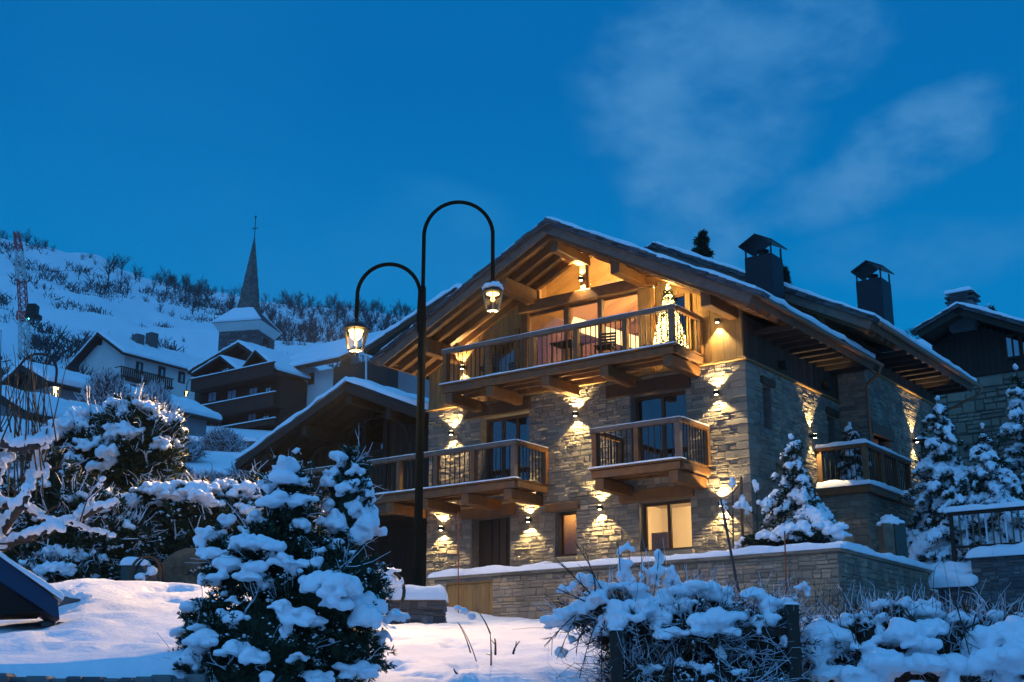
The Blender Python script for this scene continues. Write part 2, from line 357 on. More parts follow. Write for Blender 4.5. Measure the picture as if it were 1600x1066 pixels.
def snow_slab(name, parent, p00, p10, p11, p01, th, nu, nv, edge=.08, amp=.25, seed=0, m='snow', org=None, fray=0.0, up=None, build=True):
    """a layer of snow with rounded uneven edges on a quad patch"""
    P = [np.array(p, dtype=float) for p in (p00, p10, p11, p01)]
    nrm = np.cross(P[1] - P[0], P[3] - P[0]); nrm /= np.linalg.norm(nrm)
    if nrm[2] < 0: nrm = -nrm
    if up is not None: nrm = np.array(up, dtype=float)
    lu = np.linalg.norm(P[1] - P[0]); lv = np.linalg.norm(P[3] - P[0])
    def sp(n, l):
        t = np.linspace(0, 1, n + 1); e = min(edge / max(l, 1e-6), .3)
        return np.unique(np.concatenate([t, [e * .12, e * .4, e, 1 - e, 1 - e * .4, 1 - e * .12]]))
    U = sp(nu, lu); W = sp(nv, lv); uu, ww = np.meshgrid(U, W, indexing='ij'); uu = uu.ravel(); ww = ww.ravel()
    base = (P[0][None] * ((1 - uu) * (1 - ww))[:, None] + P[1][None] * (uu * (1 - ww))[:, None] + P[2][None] * (uu * ww)[:, None] + P[3][None] * ((1 - uu) * ww)[:, None])
    d = np.minimum(np.minimum(uu, 1 - uu) * lu, np.minimum(ww, 1 - ww) * lv)
    t = np.clip(d / edge, 0, 1); prof = np.sqrt(np.clip(1 - (1 - t) ** 2, 0, 1))
    nz = fbm(base * 1.6 + seed * 9.1, 3) * .8 + fbm(base * 6 + seed, 2) * .35
    h = th * (prof * (1 + amp * nz * 2))
    c = (P[0] + P[1] + P[2] + P[3]) / 4
    if fray:
        fr = fbm(base * 4 + seed * 3, 3)
        e_ = (d < edge * .5); dirc = base - c; dirc[:, 2] = 0
        dl = np.linalg.norm(dirc, axis=1)[:, None] + 1e-6
        base = base + np.where(e_, fr * fray, 0)[:, None] * dirc / dl
    top = base + nrm * np.maximum(h, .004)[:, None]; bot = base - nrm * .003
    a, b_ = len(U), len(W); idx = np.arange(a * b_).reshape(a, b_); n0 = a * b_
    F = []
    for i in range(a - 1):
        for j in range(b_ - 1): F.append((idx[i, j], idx[i + 1, j], idx[i + 1, j + 1], idx[i, j + 1]))
    F2 = [tuple(k + n0 for k in f[::-1]) for f in F]
    ring = [idx[i, 0] for i in range(a)] + [idx[a - 1, j] for j in range(1, b_)] + [idx[i, b_ - 1] for i in range(a - 2, -1, -1)] + [idx[0, j] for j in range(b_ - 2, 0, -1)]
    F3 = [(ring[(k + 1) % len(ring)], ring[k], ring[k] + n0, ring[(k + 1) % len(ring)] + n0) for k in range(len(ring))]
    mb = MB(); mb.add(np.concatenate([top, bot]), F + F2 + F3)
    if not build: return mb
    return mb.build(name, m, parent, org=org, smooth=True)

# ------------------------------------------------------------------ leaves and twigs
def tuft_mesh(name, P, D, length, width, parent, m='needles', k=5, spread=.7):
    """k blade triangles at each point P pointing roughly along D"""
    P = np.repeat(P, k, 0); D = np.repeat(D, k, 0); n = len(P)
    D = D + rng.normal(0, spread, (n, 3)); D /= np.linalg.norm(D, axis=1)[:, None] + 1e-9
    S = np.cross(D, rng.normal(0, 1, (n, 3))); S /= np.linalg.norm(S, axis=1)[:, None] + 1e-9
    Lh = length * rng.uniform(.6, 1.3, n)[:, None]; W = width * rng.uniform(.6, 1.3, n)[:, None]
    V = np.stack([P - S * W * .5, P + D * Lh * .55 + S * W * .6, P + D * Lh, P + D * Lh * .45 - S * W * .6], 1).reshape(-1, 3)
    F = np.arange(n * 4).reshape(-1, 4)
    return arr_mesh(name, V, F, m, parent)
def ribbons(P, Q, w0, w1, bend=.08, seg=3, kink=0.0):
    """thin crossing strips from P to Q"""
    n = len(P); L = np.linalg.norm(Q - P, axis=1)[:, None]; D = (Q - P) / (L + 1e-9)
    S = np.cross(D, rng.normal(0, 1, (n, 3))); S /= np.linalg.norm(S, axis=1)[:, None] + 1e-9
    O = rng.normal(0, bend, (n, 3)) * L; t = np.linspace(0, 1, seg + 1); V = []
    for x in t:
        c = P + (Q - P) * x + O * math.sin(math.pi * x) + (rng.normal(0, kink, (n, 3)) * L if 0 < x < 1 else 0); w = (w0 + (w1 - w0) * x) / 2
        V.append(c - S * w); V.append(c + S * w)
    V = np.stack(V, 1).reshape(-1, 3); b = np.arange(n)[:, None] * (2 * (seg + 1)); F = []
    for j in range(seg): F.append(np.concatenate([b + 2 * j, b + 2 * j + 1, b + 2 * j + 3, b + 2 * j + 2], 1))
    return V, np.concatenate(F)
def dust(parent, P, D, n, size, m='snow_rough'):
    """crumbs of snow caught in the foliage"""
    i = rng.integers(0, len(P), n); v, f = ico(1); s = rng.uniform(.35, 1.0, n)[:, None] * size; V = (v[None] * s[:, None] * np.array([1.15, 1.15, .75]) * rng.uniform(.7, 1.3, (n, len(v), 1)) + (P[i] + D[i] * size * 1.2 + rng.normal(0, size * .8, (n, 3)))[:, None]).reshape(-1, 3)
    F = (f[None] + (np.arange(n) * len(v))[:, None, None]).reshape(-1, 3); o = arr_mesh('snow_crumbs', V, F, m, parent, smooth=True); o['kind'] = 'stuff'; return o
def uvec(n):
    v = rng.normal(0, 1, (n, 3)); return v / np.linalg.norm(v, axis=1)[:, None]

# ------------------------------------------------------------------ ground
_ru = np.array([-4000, -800, 0, 60, 130, 200, 300, 400, 500, 640, 900, 1300, 2000, 5000]); _rv = np.array([375, 388, 401, 409, 420, 441, 453, 461, 469, 480, 500, 540, 560, 560])
def ground(x, y):
    x = np.asarray(x, float); y = np.asarray(y, float); r = np.hypot(x, y) + 1e-6
    u = np.where(y > .2 * np.abs(x), 800 + x / np.maximum(y, .2 * np.abs(x) + 1e-6) * FPX * .985, np.where(x < 0, -4000, 5000))
    left = np.interp(r, [0, 5, 8.6, 9, 12, 20, 24, 32, 40, 60, 90, 120], [-1.7, -1.2, -.45, .265, .60, 1.80, 1.9, 2.3, 4.5, 11.3, 18.0, 25.2])
    mid = np.interp(r, [0, 5, 8, 9, 12, 20, 26, 31, 40, 60, 90, 120], [-1.7, -1.2, -.25, .02, .38, 1.06, 1.62, 1.93, 3.9, 11.3, 18.0, 25.2])
    k = np.clip((u - 500) / 120, 0, 1); k = k * k * (3 - 2 * k)
    g = left * (1 - k) + mid * k
    kl = np.clip((150 - u) / 160, 0, 1) * np.clip(1 - np.abs(r - 18) / 7, 0, 1); g = g - kl * .38
    kr = np.clip((u - 900) / 150, 0, 1) * np.clip((16 - r) / 4, 0, 1); g = g - kr * .45
    tr = (1108 - np.interp(u, _ru, _rv)) / FPX * .985
    far = r * np.interp(r, [0, 120, 150, 200, 300, 420, 520], [.21, .21, .225, .245, .275, .315, 1]) if False else None
    s = np.interp(r, [120, 160, 200, 300, 420, 520], [0, .22, .38, .62, .84, 1.0])
    zf = r * (.21 + (tr - .21) * s); zf = np.where(r > 520, 520 * tr + (r - 520) * .02, zf)
    g = np.where(r > 120, zf, g)
    a, b = lw(x, y)
    sm = lambda t: np.clip(t, 0, 1) ** 2 * (3 - 2 * np.clip(t, 0, 1))
    t = sm((b + 4.5) / 3) * sm((a - 7.6) / 1.0) * sm((13 - b) / 3) * sm((22 - a) / 3); g = g * (1 - t) + 2.85 * t
    ins = ((b > -2.3) & (b < 14) & (a > -2.8) & (a <= 8.0)); g = np.where(ins, 1.5, g)
    g = np.where((a < -2.8) & (a > -16) & (b > -6) & (b < 3.3) & (b > -30), np.minimum(g, 1.95), g)
    t = sm((b - 3.5) / .5) * sm((-2.4 - a) / .6) * sm((14 - b) / 4) * sm((a + 18) / 4); g = g * (1 - t) + 3.62 * t
    return g
def make_ground():
    azf = np.radians(np.linspace(-32, 32, 300)); azr = np.radians(np.linspace(36, 324, 60)); az = np.concatenate([azf, azr])
    rr = np.concatenate([[.5, 2, 4, 6, 7, 8, 8.45, 8.6, 8.66, 8.75, 8.85, 9.0], np.arange(9.15, 34, .14), np.linspace(34.3, 60, 60), np.linspace(61, 130, 50), np.geomspace(134, 620, 75), [700, 900, 1300, 2000, 3000]])
    A, Rr = np.meshgrid(az, rr, indexing='ij'); x = Rr * np.sin(A); y = Rr * np.cos(A); z = ground(x.ravel(), y.ravel()).reshape(x.shape)
    P = np.stack([x.ravel(), y.ravel(), np.zeros(x.size)], 1)
    near = np.clip((60 - Rr.ravel()) / 30, 0, 1); far = np.clip((Rr.ravel() - 110) / 100, 0, 1)
    ft = fbm(P * [2.6, 1.6, 1] + 4, 3); pit = np.clip(-ft - .22, 0, 1)
    zz = z.ravel() + near * (fbm(P * .55, 3) * .16 + fbm(P * 2.2 + 9, 3) * .07 + np.abs(fbm(P * 6.5 + 3, 3)) * .035 * np.clip(fbm(P * .9 + 31, 2) + .35, 0, 1) - pit * .40) + far * (fbm(P * .018, 4) * 4.5 + fbm(P * .09, 3) * 1.8 + fbm(P * .25, 2) * .8)
    na, nr = x.shape; idx = np.arange(na * nr).reshape(na, nr); i2 = np.roll(idx, -1, 0)
    F = np.stack([idx[:, :-1], i2[:, :-1], i2[:, 1:], idx[:, 1:]], -1).reshape(-1, 4)[:, ::-1]
    V = np.stack([x.ravel(), y.ravel(), zz], 1)
    o = arr_mesh('snowy_ground', V, F, 'snow', smooth=True); o['kind'] = 'structure'; return o
make_ground()
def gz(x, y): return float(ground(np.array([x]), np.array([y]))[0])

# ------------------------------------------------------------------ dry stone walls
_sv = []
def stone_variants(mname):
    out = []
    for k in range(14):
        j = lambda s: float(rng.uniform(-s, s)); mb = MB()
        o = [(-.5, 0, -.5), (.5, 0, -.5), (.5, 0, .5), (-.5, 0, .5)]
        mid = [(x * (1 - abs(j(.05))), -.5, z * (1 - abs(j(.2)))) for x, _, z in o]
        fr = [(x * (.92 - abs(j(.10))), -1 + j(.38), z * (.80 - abs(j(.26))) + j(.05)) for x, _, z in o]
        mb.add(o + mid + fr, [(0, 1, 5, 4), (1, 2, 6, 5), (2, 3, 7, 6), (3, 0, 4, 7), (4, 5, 9, 8), (5, 6, 10, 9), (6, 7, 11, 10), (7, 4, 8, 11), (8, 9, 10), (8, 10, 11)])
        me = bpy.data.meshes.new('stone'); me.from_pydata(mb.v, [], mb.f); me.materials.append(M[mname]); out.append(me)
    return out
SV = {m: stone_variants(m) for m in ('stone', 'stone_tan', 'stone_dark')}
def stones(parent, origin, ang, u0, u1, z0, z1, holes=(), ztop=None, nbig=200, m='stone', ch=(.09, .20), wl_=(.12, .42), proud=(.012, .038), rest='stone_courses', zbot=None):
    """courses of stones on a plane: origin (x, y) in the thing's frame, ang 0 faces -y, 90 faces +x"""
    rnd = random.Random(int(u1 * 100 + z0 * 10 + ang)); rects = []; z = z0
    while z < z1 - .03:
        h = rnd.uniform(*ch); h = min(h, z1 - z); u = u0
        # the free intervals of this course
        cuts = sorted([(a, b) for a, b, c, d in holes if c < z + h * .75 and d > z + h * .25])
        iv = []; s = u0
        for a, b in cuts:
            if a > s: iv.append((s, a))
            s = max(s, b)
        if s < u1: iv.append((s, u1))
        for a, b in iv:
            s = a
            while s < b - .02:
                w = rnd.uniform(*wl_); w = w if b - s - w > .15 else b - s
                k = rnd.random(); zc = [z, z + h]
                if h > .12 and k < .62:
                    zc = [z, z + h * rnd.uniform(.35, .65), z + h]
                    if h > .19 and rnd.random() < .25: zc = [z, z + h * .33, z + h * .68, z + h]
                for q in range(len(zc) - 1):
                    if len(zc) > 2 and w > .4 and rnd.random() < .5:
                        c = s + w * rnd.uniform(.35, .65); rects += [(s, c, zc[q], zc[q + 1]), (c, s + w, zc[q], zc[q + 1])]
                    else: rects.append((s, s + w, zc[q], zc[q + 1]))
                s += w
        z += h
    if ztop: rects = [r for r in rects if r[3] <= ztop((r[0] + r[1]) / 2) + .05]
    if zbot: rects = [r for r in rects if r[2] >= zbot((r[0] + r[1]) / 2) - .1]
    rects.sort(key=lambda r: -(r[1] - r[0]) * (r[3] - r[2]))
    ca, sa = math.cos(R(ang)), math.sin(R(ang)); org = ORG[parent.name]; rest_mb = MB(); gap = .004
    for i, (a, b, c, d) in enumerate(rects):
        w, h = b - a - gap * 2, d - c - gap * 2
        if w < .02 or h < .015: continue
        um, zm = (a + b) / 2, (c + d) / 2; dp = rnd.uniform(*proud)
        px, py = origin[0] + um * ca, origin[1] + um * sa
        me = SV[m][rnd.randrange(14)]; fl = rnd.choice((-1, 1))
        if i < nbig:
            o = bpy.data.objects.new('stone', me); link(o, parent)
            o.location = (px - org[0], py - org[1], zm - org[2]); o.rotation_euler = (rnd.uniform(-.03, .03) if ang == 0 else 0, rnd.uniform(-.035, .035) if ang == 0 else 0, R(ang)); o.scale = (w * fl, dp, h * rnd.choice((-1, 1)))
        else:
            fz = rnd.choice((-1, 1)); vs = []
            for v in me.vertices:
                x, y, zz = v.co.x * w * fl, v.co.y * dp, v.co.z * h * fz
                vs.append((px + x * ca - y * sa, py + x * sa + y * ca, zm + zz))
            rest_mb.add(vs, [tuple(p.vertices) for p in me.polygons])
    if rest_mb.v:
        o = rest_mb.build(rest, m, parent); o['kind'] = 'stuff'
def wall_with_holes(mb, u0, u1, z0, z1, holes, place):
    """fills the rectangle minus the holes with boxes; place(ua, ub, za, zb) -> (p0, p1)"""
    us = sorted(set([u0, u1] + [x for h in holes for x in h[:2] if u0 < x < u1]))
    for a, b in zip(us[:-1], us[1:]):
        zs = sorted([(h[2], h[3]) for h in holes if h[0] <= a + 1e-6 and h[1] >= b - 1e-6]); s = z0
        for c, d in zs:
            if c > s: mb.box(*place(a, b, s, c))
            s = max(s, d)
        if s < z1: mb.box(*place(a, b, s, z1))

# ------------------------------------------------------------------ roofs
def roof(parent, b0, b1, apex, left, right, th=dict(), rafters=True, slates=True, raft_mat='wood', step=.52, snow_th=.13, eave_slates=True, board='wood', fascia_m='wood_grey', seed=0, raft_h=.20, raft_bmax=99):
    """gabled roof with its ridge along b. apex/left/right = (a, z) of the snow surface. Frame x = -a."""
    def side(e, nm):
        A = np.array([-apex[0], apex[1]]); E = np.array([-e[0], e[1]]); d = E - A; L = np.linalg.norm(d); d = d / L; n = np.array([-d[1], d[0]]); n = n if n[1] > 0 else -n
        P = lambda s, off, b: (A[0] + d[0] * s + n[0] * off, b, A[1] + d[1] * s + n[1] * off)
        vert = 1 / n[1]
        # boards
        t0, t1 = -.30, -.265
        def slab(name, m, s0, s1, o0, o1, bb0, bb1):
            mb = MB(); vs = [P(s0, o0, bb0), P(s1, o0, bb0), P(s1, o0, bb1), P(s0, o0, bb1), P(s0, o1, bb0), P(s1, o1, bb0), P(s1, o1, bb1), P(s0, o1, bb1)]
            mb.add(vs, [(3, 2, 1, 0), (4, 5, 6, 7), (0, 1, 5, 4), (1, 2, 6, 5), (2, 3, 7, 6), (3, 0, 4, 7)]); return mb.build(name, m, parent)
        o_b = slab('roof_deck', board, 0, L - .06, -.30, -.21, b0 + .06, b1 - .06)
        if rafters:
            b = b0 + .22; i = 0
            while b < b1 - .1 and b < raft_bmax:
                slab('rafter', raft_mat, .02, L - .10 - .03 * (i % 2), -.303 - raft_h, -.303, b - .07, b + .07); b += step; i += 1
        slab('fascia', fascia_m, 0 if nm == 'l' else .0, L, -.43, -.20, b0, b0 + .045)
        slab('fascia', fascia_m, 0, L, -.43, -.20, b1 - .045, b1)
        slab('fascia', raft_mat, L - .04, L, -.40, -.20, b0 + .05, b1 - .05)
        # slates: individual along the front verge, the rest of the roof covering under the snow
        slab('roof_covering', 'slate', .0, L + .03, -.205, -.12, b0 + .10, b1 - .03)
        if slates:
            s = 0.0; rn = random.Random(seed + (1 if nm == 'l' else 2))
            while s < L + .02:
                w = rn.uniform(.20, .34)
                for q in (0, 1, 2):
                    o0 = -.20 + q * .045; g = rn.uniform(-.02, .04); e0 = b0 - .05 - rn.uniform(0, .06)
                    mb = MB(); h = .04 + rn.uniform(0, .02); lift = rn.uniform(0, .02)
                    vs = [P(s, o0, e0), P(s + w, o0 + .012, e0 + rn.uniform(-.02, .02)), P(s + w, o0 + .01, e0 + .4), P(s, o0, e0 + .4)]
                    vs += [P(s + .01, o0 + h, e0 + .01), P(s + w - .005, o0 + h + lift, e0 + .01), P(s + w - .005, o0 + h, e0 + .4), P(s + .01, o0 + h, e0 + .4)]
                    mb.add(vs, [(3, 2, 1, 0), (4, 5, 6, 7), (0, 1, 5, 4), (1, 2, 6, 5), (2, 3, 7, 6), (3, 0, 4, 7)]); mb.build('slate', 'slate', parent)
                s += w * .93
            if eave_slates:
                b = b0 + .05
                while b < b1:
                    w = rn.uniform(.26, .42); mb = MB(); o0 = -.20; s1 = L + .06 + rn.uniform(0, .06)
                    vs = [P(s1 - .35, o0 + .01, b), P(s1, o0, b), P(s1, o0, b + w), P(s1 - .35, o0 + .01, b + w), P(s1 - .35, o0 + .07, b + .01), P(s1 - .01, o0 + .05, b + .01), P(s1 - .01, o0 + .05, b + w - .01), P(s1 - .35, o0 + .07, b + w - .01)]
                    mb.add(vs, [(3, 2, 1, 0), (4, 5, 6, 7), (0, 1, 5, 4), (1, 2, 6, 5), (2, 3, 7, 6), (3, 0, 4, 7)]); mb.build('slate', 'slate', parent); b += w
        nu = max(6, int(L / .25)); nv = max(6, int((b1 - b0) / .3))
        sd = snow_slab('roof_snow', parent, P(-.02, -.085 if slates else -.11, b0 + .02), P(L - .02, -.085 if slates else -.11, b0 + .02), P(L - .02, -.085 if slates else -.11, b1), P(-.02, -.085 if slates else -.11, b1), snow_th, nu, nv, edge=.10, amp=.35, seed=seed + (3 if nm == 'l' else 5), fray=.16)
        return sd
    side(left, 'l'); side(right, 'r')
def roof_z(apex, e, a): return apex[1] + (e[1] - apex[1]) * (a - apex[0]) / (e[0] - apex[0])

# ================================================================== THE STONE CHALET (frame: x = -a, b, z)
chalet = thing('stone_chalet', 'large lit chalet with stone lower storeys, wooden gable and timber balconies', 'chalet', (0, 0, -.9), True)
APX, LFT, RGT = (4.62, 8.80), (10.55, 5.97), (-1.25, 5.71)
def zr(a): return roof_z(APX, LFT, a) if a > APX[0] else roof_z(APX, RGT, a)
HOLES = [(7.14, 8.45, -.9, 1.28), (5.0, 5.68, .06, 1.25), (1.63, 3.10, 0.0, 1.26), (6.5, 8.15, 1.95, 4.10), (1.66, 3.27, 1.95, 4.05)]   # a0 a1 z0 z1
hx = [(-b, -a, c, d) for a, b, c, d in HOLES]
W0 = .42
mb = MB(); wall_with_holes(mb, -10.05, 0, -.95, 4.55, hx, lambda ua, ub, za, zb: ((ua, 0, za), (ub, W0, zb))); mb.build('stone_wall', 'mortar', chalet)
SH = [(.95, 1.45, 2.98, 4.10), (5.05, 5.62, 2.98, 4.05)]     # side openings, by b
mb = MB(); wall_with_holes(mb, W0, 6.0, -.95, 4.55, SH, lambda ua, ub, za, zb: ((-W0, ua, za), (0, ub, zb))); mb.build('stone_wall', 'mortar', chalet)
MB().box((-10.05, W0, -.95), (-9.65, 6, 4.55)).box((-10.05, 6, -.95), (0, 6.3, 6.2)).box((-9.65, W0, 1.70), (-W0, 6, 1.93)).box((-9.65, W0, 4.35), (-W0, 6, 4.55)).build('stone_wall', 'dark_room', chalet)
stones(chalet, (0, 0), 0, -10.05, 0, -.95, 4.52, [(a - .02, b + .02, c, d) for a, b, c, d in hx], nbig=170)
stones(chalet, (0, 0), 90, 0, 6.0, -.95, 4.52, SH, nbig=60, proud=(.012, .035))
zq = -.95; kq = 0
while zq < 4.3:                                    # larger squared stones tie the corner together
    hq = rng.uniform(.13, .27); w1_, w2_ = (.55, .30) if kq % 2 else (.30, .55)
    B('quoin_stone', 'stone', chalet, (-w1_ * rng.uniform(.8, 1.2), -.042 + rng.uniform(-.008, .008), zq), (.040, w2_ * rng.uniform(.8, 1.2), zq + hq - .008), .018); zq += hq; kq += 1
# ledge board where stone ends and wood starts
B('ledge', 'wood_v', chalet, (-10.1, -.10, 4.53), (.10, .02, 4.585)); B('ledge', 'wood_v', chalet, (-.02, .02, 4.53), (.10, 6.0, 4.585))
# lintels
for a0, a1, z0, z1 in [(6.95, 8.75, 1.28, 1.60), (4.88, 5.92, 1.26, 1.46), (1.5, 3.62, 1.27, 1.56), (6.42, 8.72, 4.11, 4.46), (1.48, 3.95, 4.06, 4.42)]:
    B('lintel', 'wood_old' if z0 > 4 else 'wood', chalet, (-a1, -.11, z0), (-a0, .12, z1), .02)
for a0, a1, z0 in [(4.95, 5.75, .0), (1.55, 3.2, -.06)]: B('sill', 'stone', chalet, (-a1, -.13, z0 - .07), (-a0, .3, z0 + .03))
B('lintel', 'wood_old', chalet, (-.12, .85, 4.11), (.09, 1.6, 4.30)); B('lintel', 'wood_old', chalet, (-.12, 4.95, 4.06), (.09, 5.75, 4.26))

def window(parent, a0, a1, z0, z1, y, parts=2, m='wood_old', gl='glass', fw=.08, depth=.07, name='window', open_door=False):
    """frame in the opening, panes as sub-parts (plane facing -b)"""
    mb = MB(); x0, x1 = -a1, -a0
    mb.box((x0, y, z0), (x0 + fw, y + depth, z1)).box((x1 - fw, y, z0), (x1, y + depth, z1)).box((x0 + fw, y, z0), (x1 - fw, y + depth, z0 + fw)).box((x0 + fw, y, z1 - fw), (x1 - fw, y + depth, z1))
    xs = [x0 + fw + (x1 - x0 - 2 * fw) * k / parts for k in range(parts + 1)]
    for x in xs[1:-1]: mb.box((x - fw * .55, y - .003, z0 + fw), (x + fw * .55, y + depth + .003, z1 - fw))
    w = mb.build(name, m, parent)
    for k in range(parts):
        xa = xs[k] + (fw * .55 if k else 0); xb = xs[k + 1] - (fw * .55 if k < parts - 1 else 0)
        MB().box((xa, y + .03, z0 + fw), (xb, y + .04, z1 - fw)).build('pane', gl, w)
    return w
def room(parent, a0, a1, b0, b1, z0, z1, m, floor='wood', back=None):
    """inward lining of one room, open to the window side"""
    x0, x1 = -a1, -a0
    MB().box((x0, b1, z0), (x1, b1 + .03, z1)).build('room_wall', back or m, parent)
    MB().box((x0 - .03, b0, z0), (x0, b1, z1)).box((x1, b0, z0), (x1 + .03, b1, z1)).box((x0, b0, z1), (x1, b1, z1 + .03)).build('room_wall', m, parent)
    MB().box((x0, b0, z0 - .03), (x1, b1, z0)).build('room_floor', floor, parent)
def point(name, pos, w, c=(1, .74, .42), rad=.08, chalet_=True):
    d = bpy.data.lights.new(name, 'POINT'); d.energy = w; d.color = c; d.shadow_soft_size = rad
    o = bpy.data.objects.new(name, d); link(o); o.location = wl(-pos[0], pos[1], pos[2]) if chalet_ else pos; return o
# ground floor
window(chalet, 1.63, 3.10, .0, 1.26, .22, 2); room(chalet, .9, 4.35, W0, 3.4, -.9, 1.62, 'plaster')
point('ceiling_light', (-2.0, 1.7, 1.3), 300, (1, .70, .34))
B('door', 'wood_dark', chalet, (-3.85, 1.9, -.9), (-3.36, 1.95, .75)); B('handrail', 'iron', chalet, (-3.3, 3.34, .72), (-2.75, 3.37, .75))
window(chalet, 5.0, 5.68, .06, 1.25, .20, 1); room(chalet, 4.5, 6.3, W0, 1.9, -.9, 1.62, 'wood_v')
B('door_panel', 'wood_v', chalet, (-6.28, .95, -.9), (-4.52, .99, 1.6)); point('hall_light', (-5.75, .66, 1.25), 20, (1, .62, .22), .03)
B('door', 'wood_dark', chalet, (-8.45, .34, -.9), (-7.14, .40, 1.28))
for x in (-8.2, -7.95, -7.7, -7.45): B('door_board', 'wood_dark', chalet, (x, .30, -.9), (x + .22, .34, 1.26))
# first floor
def curtain(a0, a1, z0, z1, y):
    n = int((a1 - a0) / .04); vs = []; 
    for k in range(n + 1):
        x = -a1 + (a1 - a0) * k / n; yy = y + .03 * math.sin(k * 1.9) + .01 * math.sin(k * .7); vs += [(x, yy, z0), (x, yy, z1)]
    return MB().add(vs, [(2 * k, 2 * k + 2, 2 * k + 3, 2 * k + 1) for k in range(n)]).build('curtain', 'curtain', chalet, smooth=True)
window(chalet, 6.5, 8.15, 1.95, 4.10, .26, 3, gl='glass_dark'); room(chalet, 6.0, 9.0, W0, 3.6, 1.95, 4.3, 'wood_v')
curtain(6.6, 7.0, 2.0, 4.0, .55); curtain(7.35, 7.6, 2.0, 4.0, .55); point('dim_lamp', (-7.2, 2.6, 3.3), 1.6, (1, .55, .35))
window(chalet, 1.66, 3.27, 1.95, 4.05, .26, 2, gl='glass_dark'); room(chalet, .9, 4.0, W0, 3.6, 1.95, 4.3, 'wood_v')
curtain(2.6, 3.0, 2.0, 3.9, .6); point('dim_lamp', (-2.4, 2.4, 3.4), 4.5, (1, .55, .30)); point('reading_lamp', (-2.0, 1.3, 2.5), 1.2, (1, .7, .35))
for z in (2.2, 2.5, 2.8, 3.1): B('shelf', 'wood_dark', chalet, (-2.15, 1.4, z), (-1.7, 1.65, z + .03))
# side windows
for (b0, b1, z0, z1) in SH: MB().box((-.30, b0, z0), (-.25, b1, z1)).build('shutter', 'wood_dark', chalet)

# ---------------------------------------------------------------- wooden gable: boards are the wall
GL = [(2.50, 6.42, 4.60, 6.88), (1.58, 2.18, 5.10, 6.55), (6.95, 7.75, 4.62, 6.35)]     # glazing a0 a1 z0 z1
BW = .175; a = 0.0
def under(a): return zr(a) - .30 / math.cos(R(27)) - .08
mbk = MB()
while a < 10.05 - .02:
    a1 = min(a + BW, 10.05); am = (a + a1) / 2; top = under(am); segs = [(4.585, top)]
    if 2.95 < am < 6.15: segs = [(4.585, 6.95)]
    for h in GL:
        if h[0] < am < h[1]:
            ns = []
            for s0, s1 in segs:
                if h[3] <= s0 or h[2] >= s1: ns.append((s0, s1)); continue
                if h[2] > s0 + .02: ns.append((s0, h[2]))
                if h[3] < s1 - .02: ns.append((h[3], s1))
            segs = ns
    for s0, s1 in segs:
        if s1 - s0 > .05:
            y = -.02 + rng.uniform(-.006, .006); B('board', 'wood_v', chalet, (-a1 + .004, y, s0), (-a - .004, y + .045, s1), .006)
            mbk.box((-a1, .03, s0), (-a, .09, s1))
    a += BW
mbk.build('wall_lining', 'ceiling_wood', chalet)
b = .03
while b < 6.0:                                     # side cladding, right eave wall
    B('board', 'wood_old', chalet, (-.03, b + .004, 4.585), (.02 + rng.uniform(-.005, .005), b + BW - .004, 5.72), .006); b += BW
MB().box((-.10, .1, 4.58), (-.035, 6, 5.70)).build('wall_lining', 'dark_room', chalet)
MB().box((-10.05, .10, 4.58), (-9.98, 6, 5.8)).build('wall_lining', 'wood_old', chalet)
# timber frame of the gable
def post(a, w, z0, z1, m='wood', d=.16, y=-.10, name='post'): return B(name, m, chalet, (-a - w / 2, y, z0), (-a + w / 2, y + d, z1), .012)
B('tie_beam', 'wood', chalet, (-6.75, -.16, 6.88), (-2.35, .10, 7.20), .02)
for a_ in (6.58, 5.19, 4.10): post(a_, .20 if a_ > 6 else .13, 4.585, 6.88)
post(2.72, .40, 4.585, 6.88, 'wood_v'); post(4.62, .18, 7.20, 8.0, 'wood'); post(3.0, .12, 7.20, 7.45)
post(2.28, .14, 5.0, 6.7, 'wood_v'); post(1.45, .14, 5.0, 6.5, 'wood_v'); post(6.85, .13, 4.585, 6.5)
B('sill', 'wood', chalet, (-6.45, -.08, 4.585), (-2.5, .06, 4.68))
for (a0, a1) in ((5.26, 6.47), (4.17, 5.12), (2.95, 4.03)):
    w = MB().box((-a1, .0, 4.68), (-a0, .05, 4.75)).box((-a1, 0, 6.80), (-a0, .05, 6.87)).build('window', 'wood', chalet)
    MB().box((-a1, .02, 4.75), (-a0, .03, 6.80)).build('pane', 'glass_loft', w)
w = MB().box((-2.18, -.02, 6.48), (-1.58, .05, 6.55)).box((-2.18, -.02, 5.10), (-1.58, .05, 5.17)).build('window', 'wood', chalet); MB().box((-2.18, .02, 5.17), (-1.58, .03, 6.48)).build('pane', 'glass_dark', w)
w = MB().box((-7.75, -.02, 6.28), (-6.95, .05, 6.35)).build('window', 'wood_old', chalet); MB().box((-7.75, .02, 4.62), (-6.95, .03, 6.28)).build('pane', 'glass_dark', w)
# triangular gable light above the tie beam
tri = [(-5.9, 7.22), (-3.0, 7.22), (-3.0, min(under(3.0), 7.55)), (-4.62, under(4.62) - .03), (-5.9, under(5.9) - .02)]
w = MB().box((-4.62 - .03, .0, 7.22), (-4.62 + .03, .05, under(4.62))).build('window', 'wood', chalet)
MB().prism(tri, (.02, .03)).build('pane', 'glass', w)
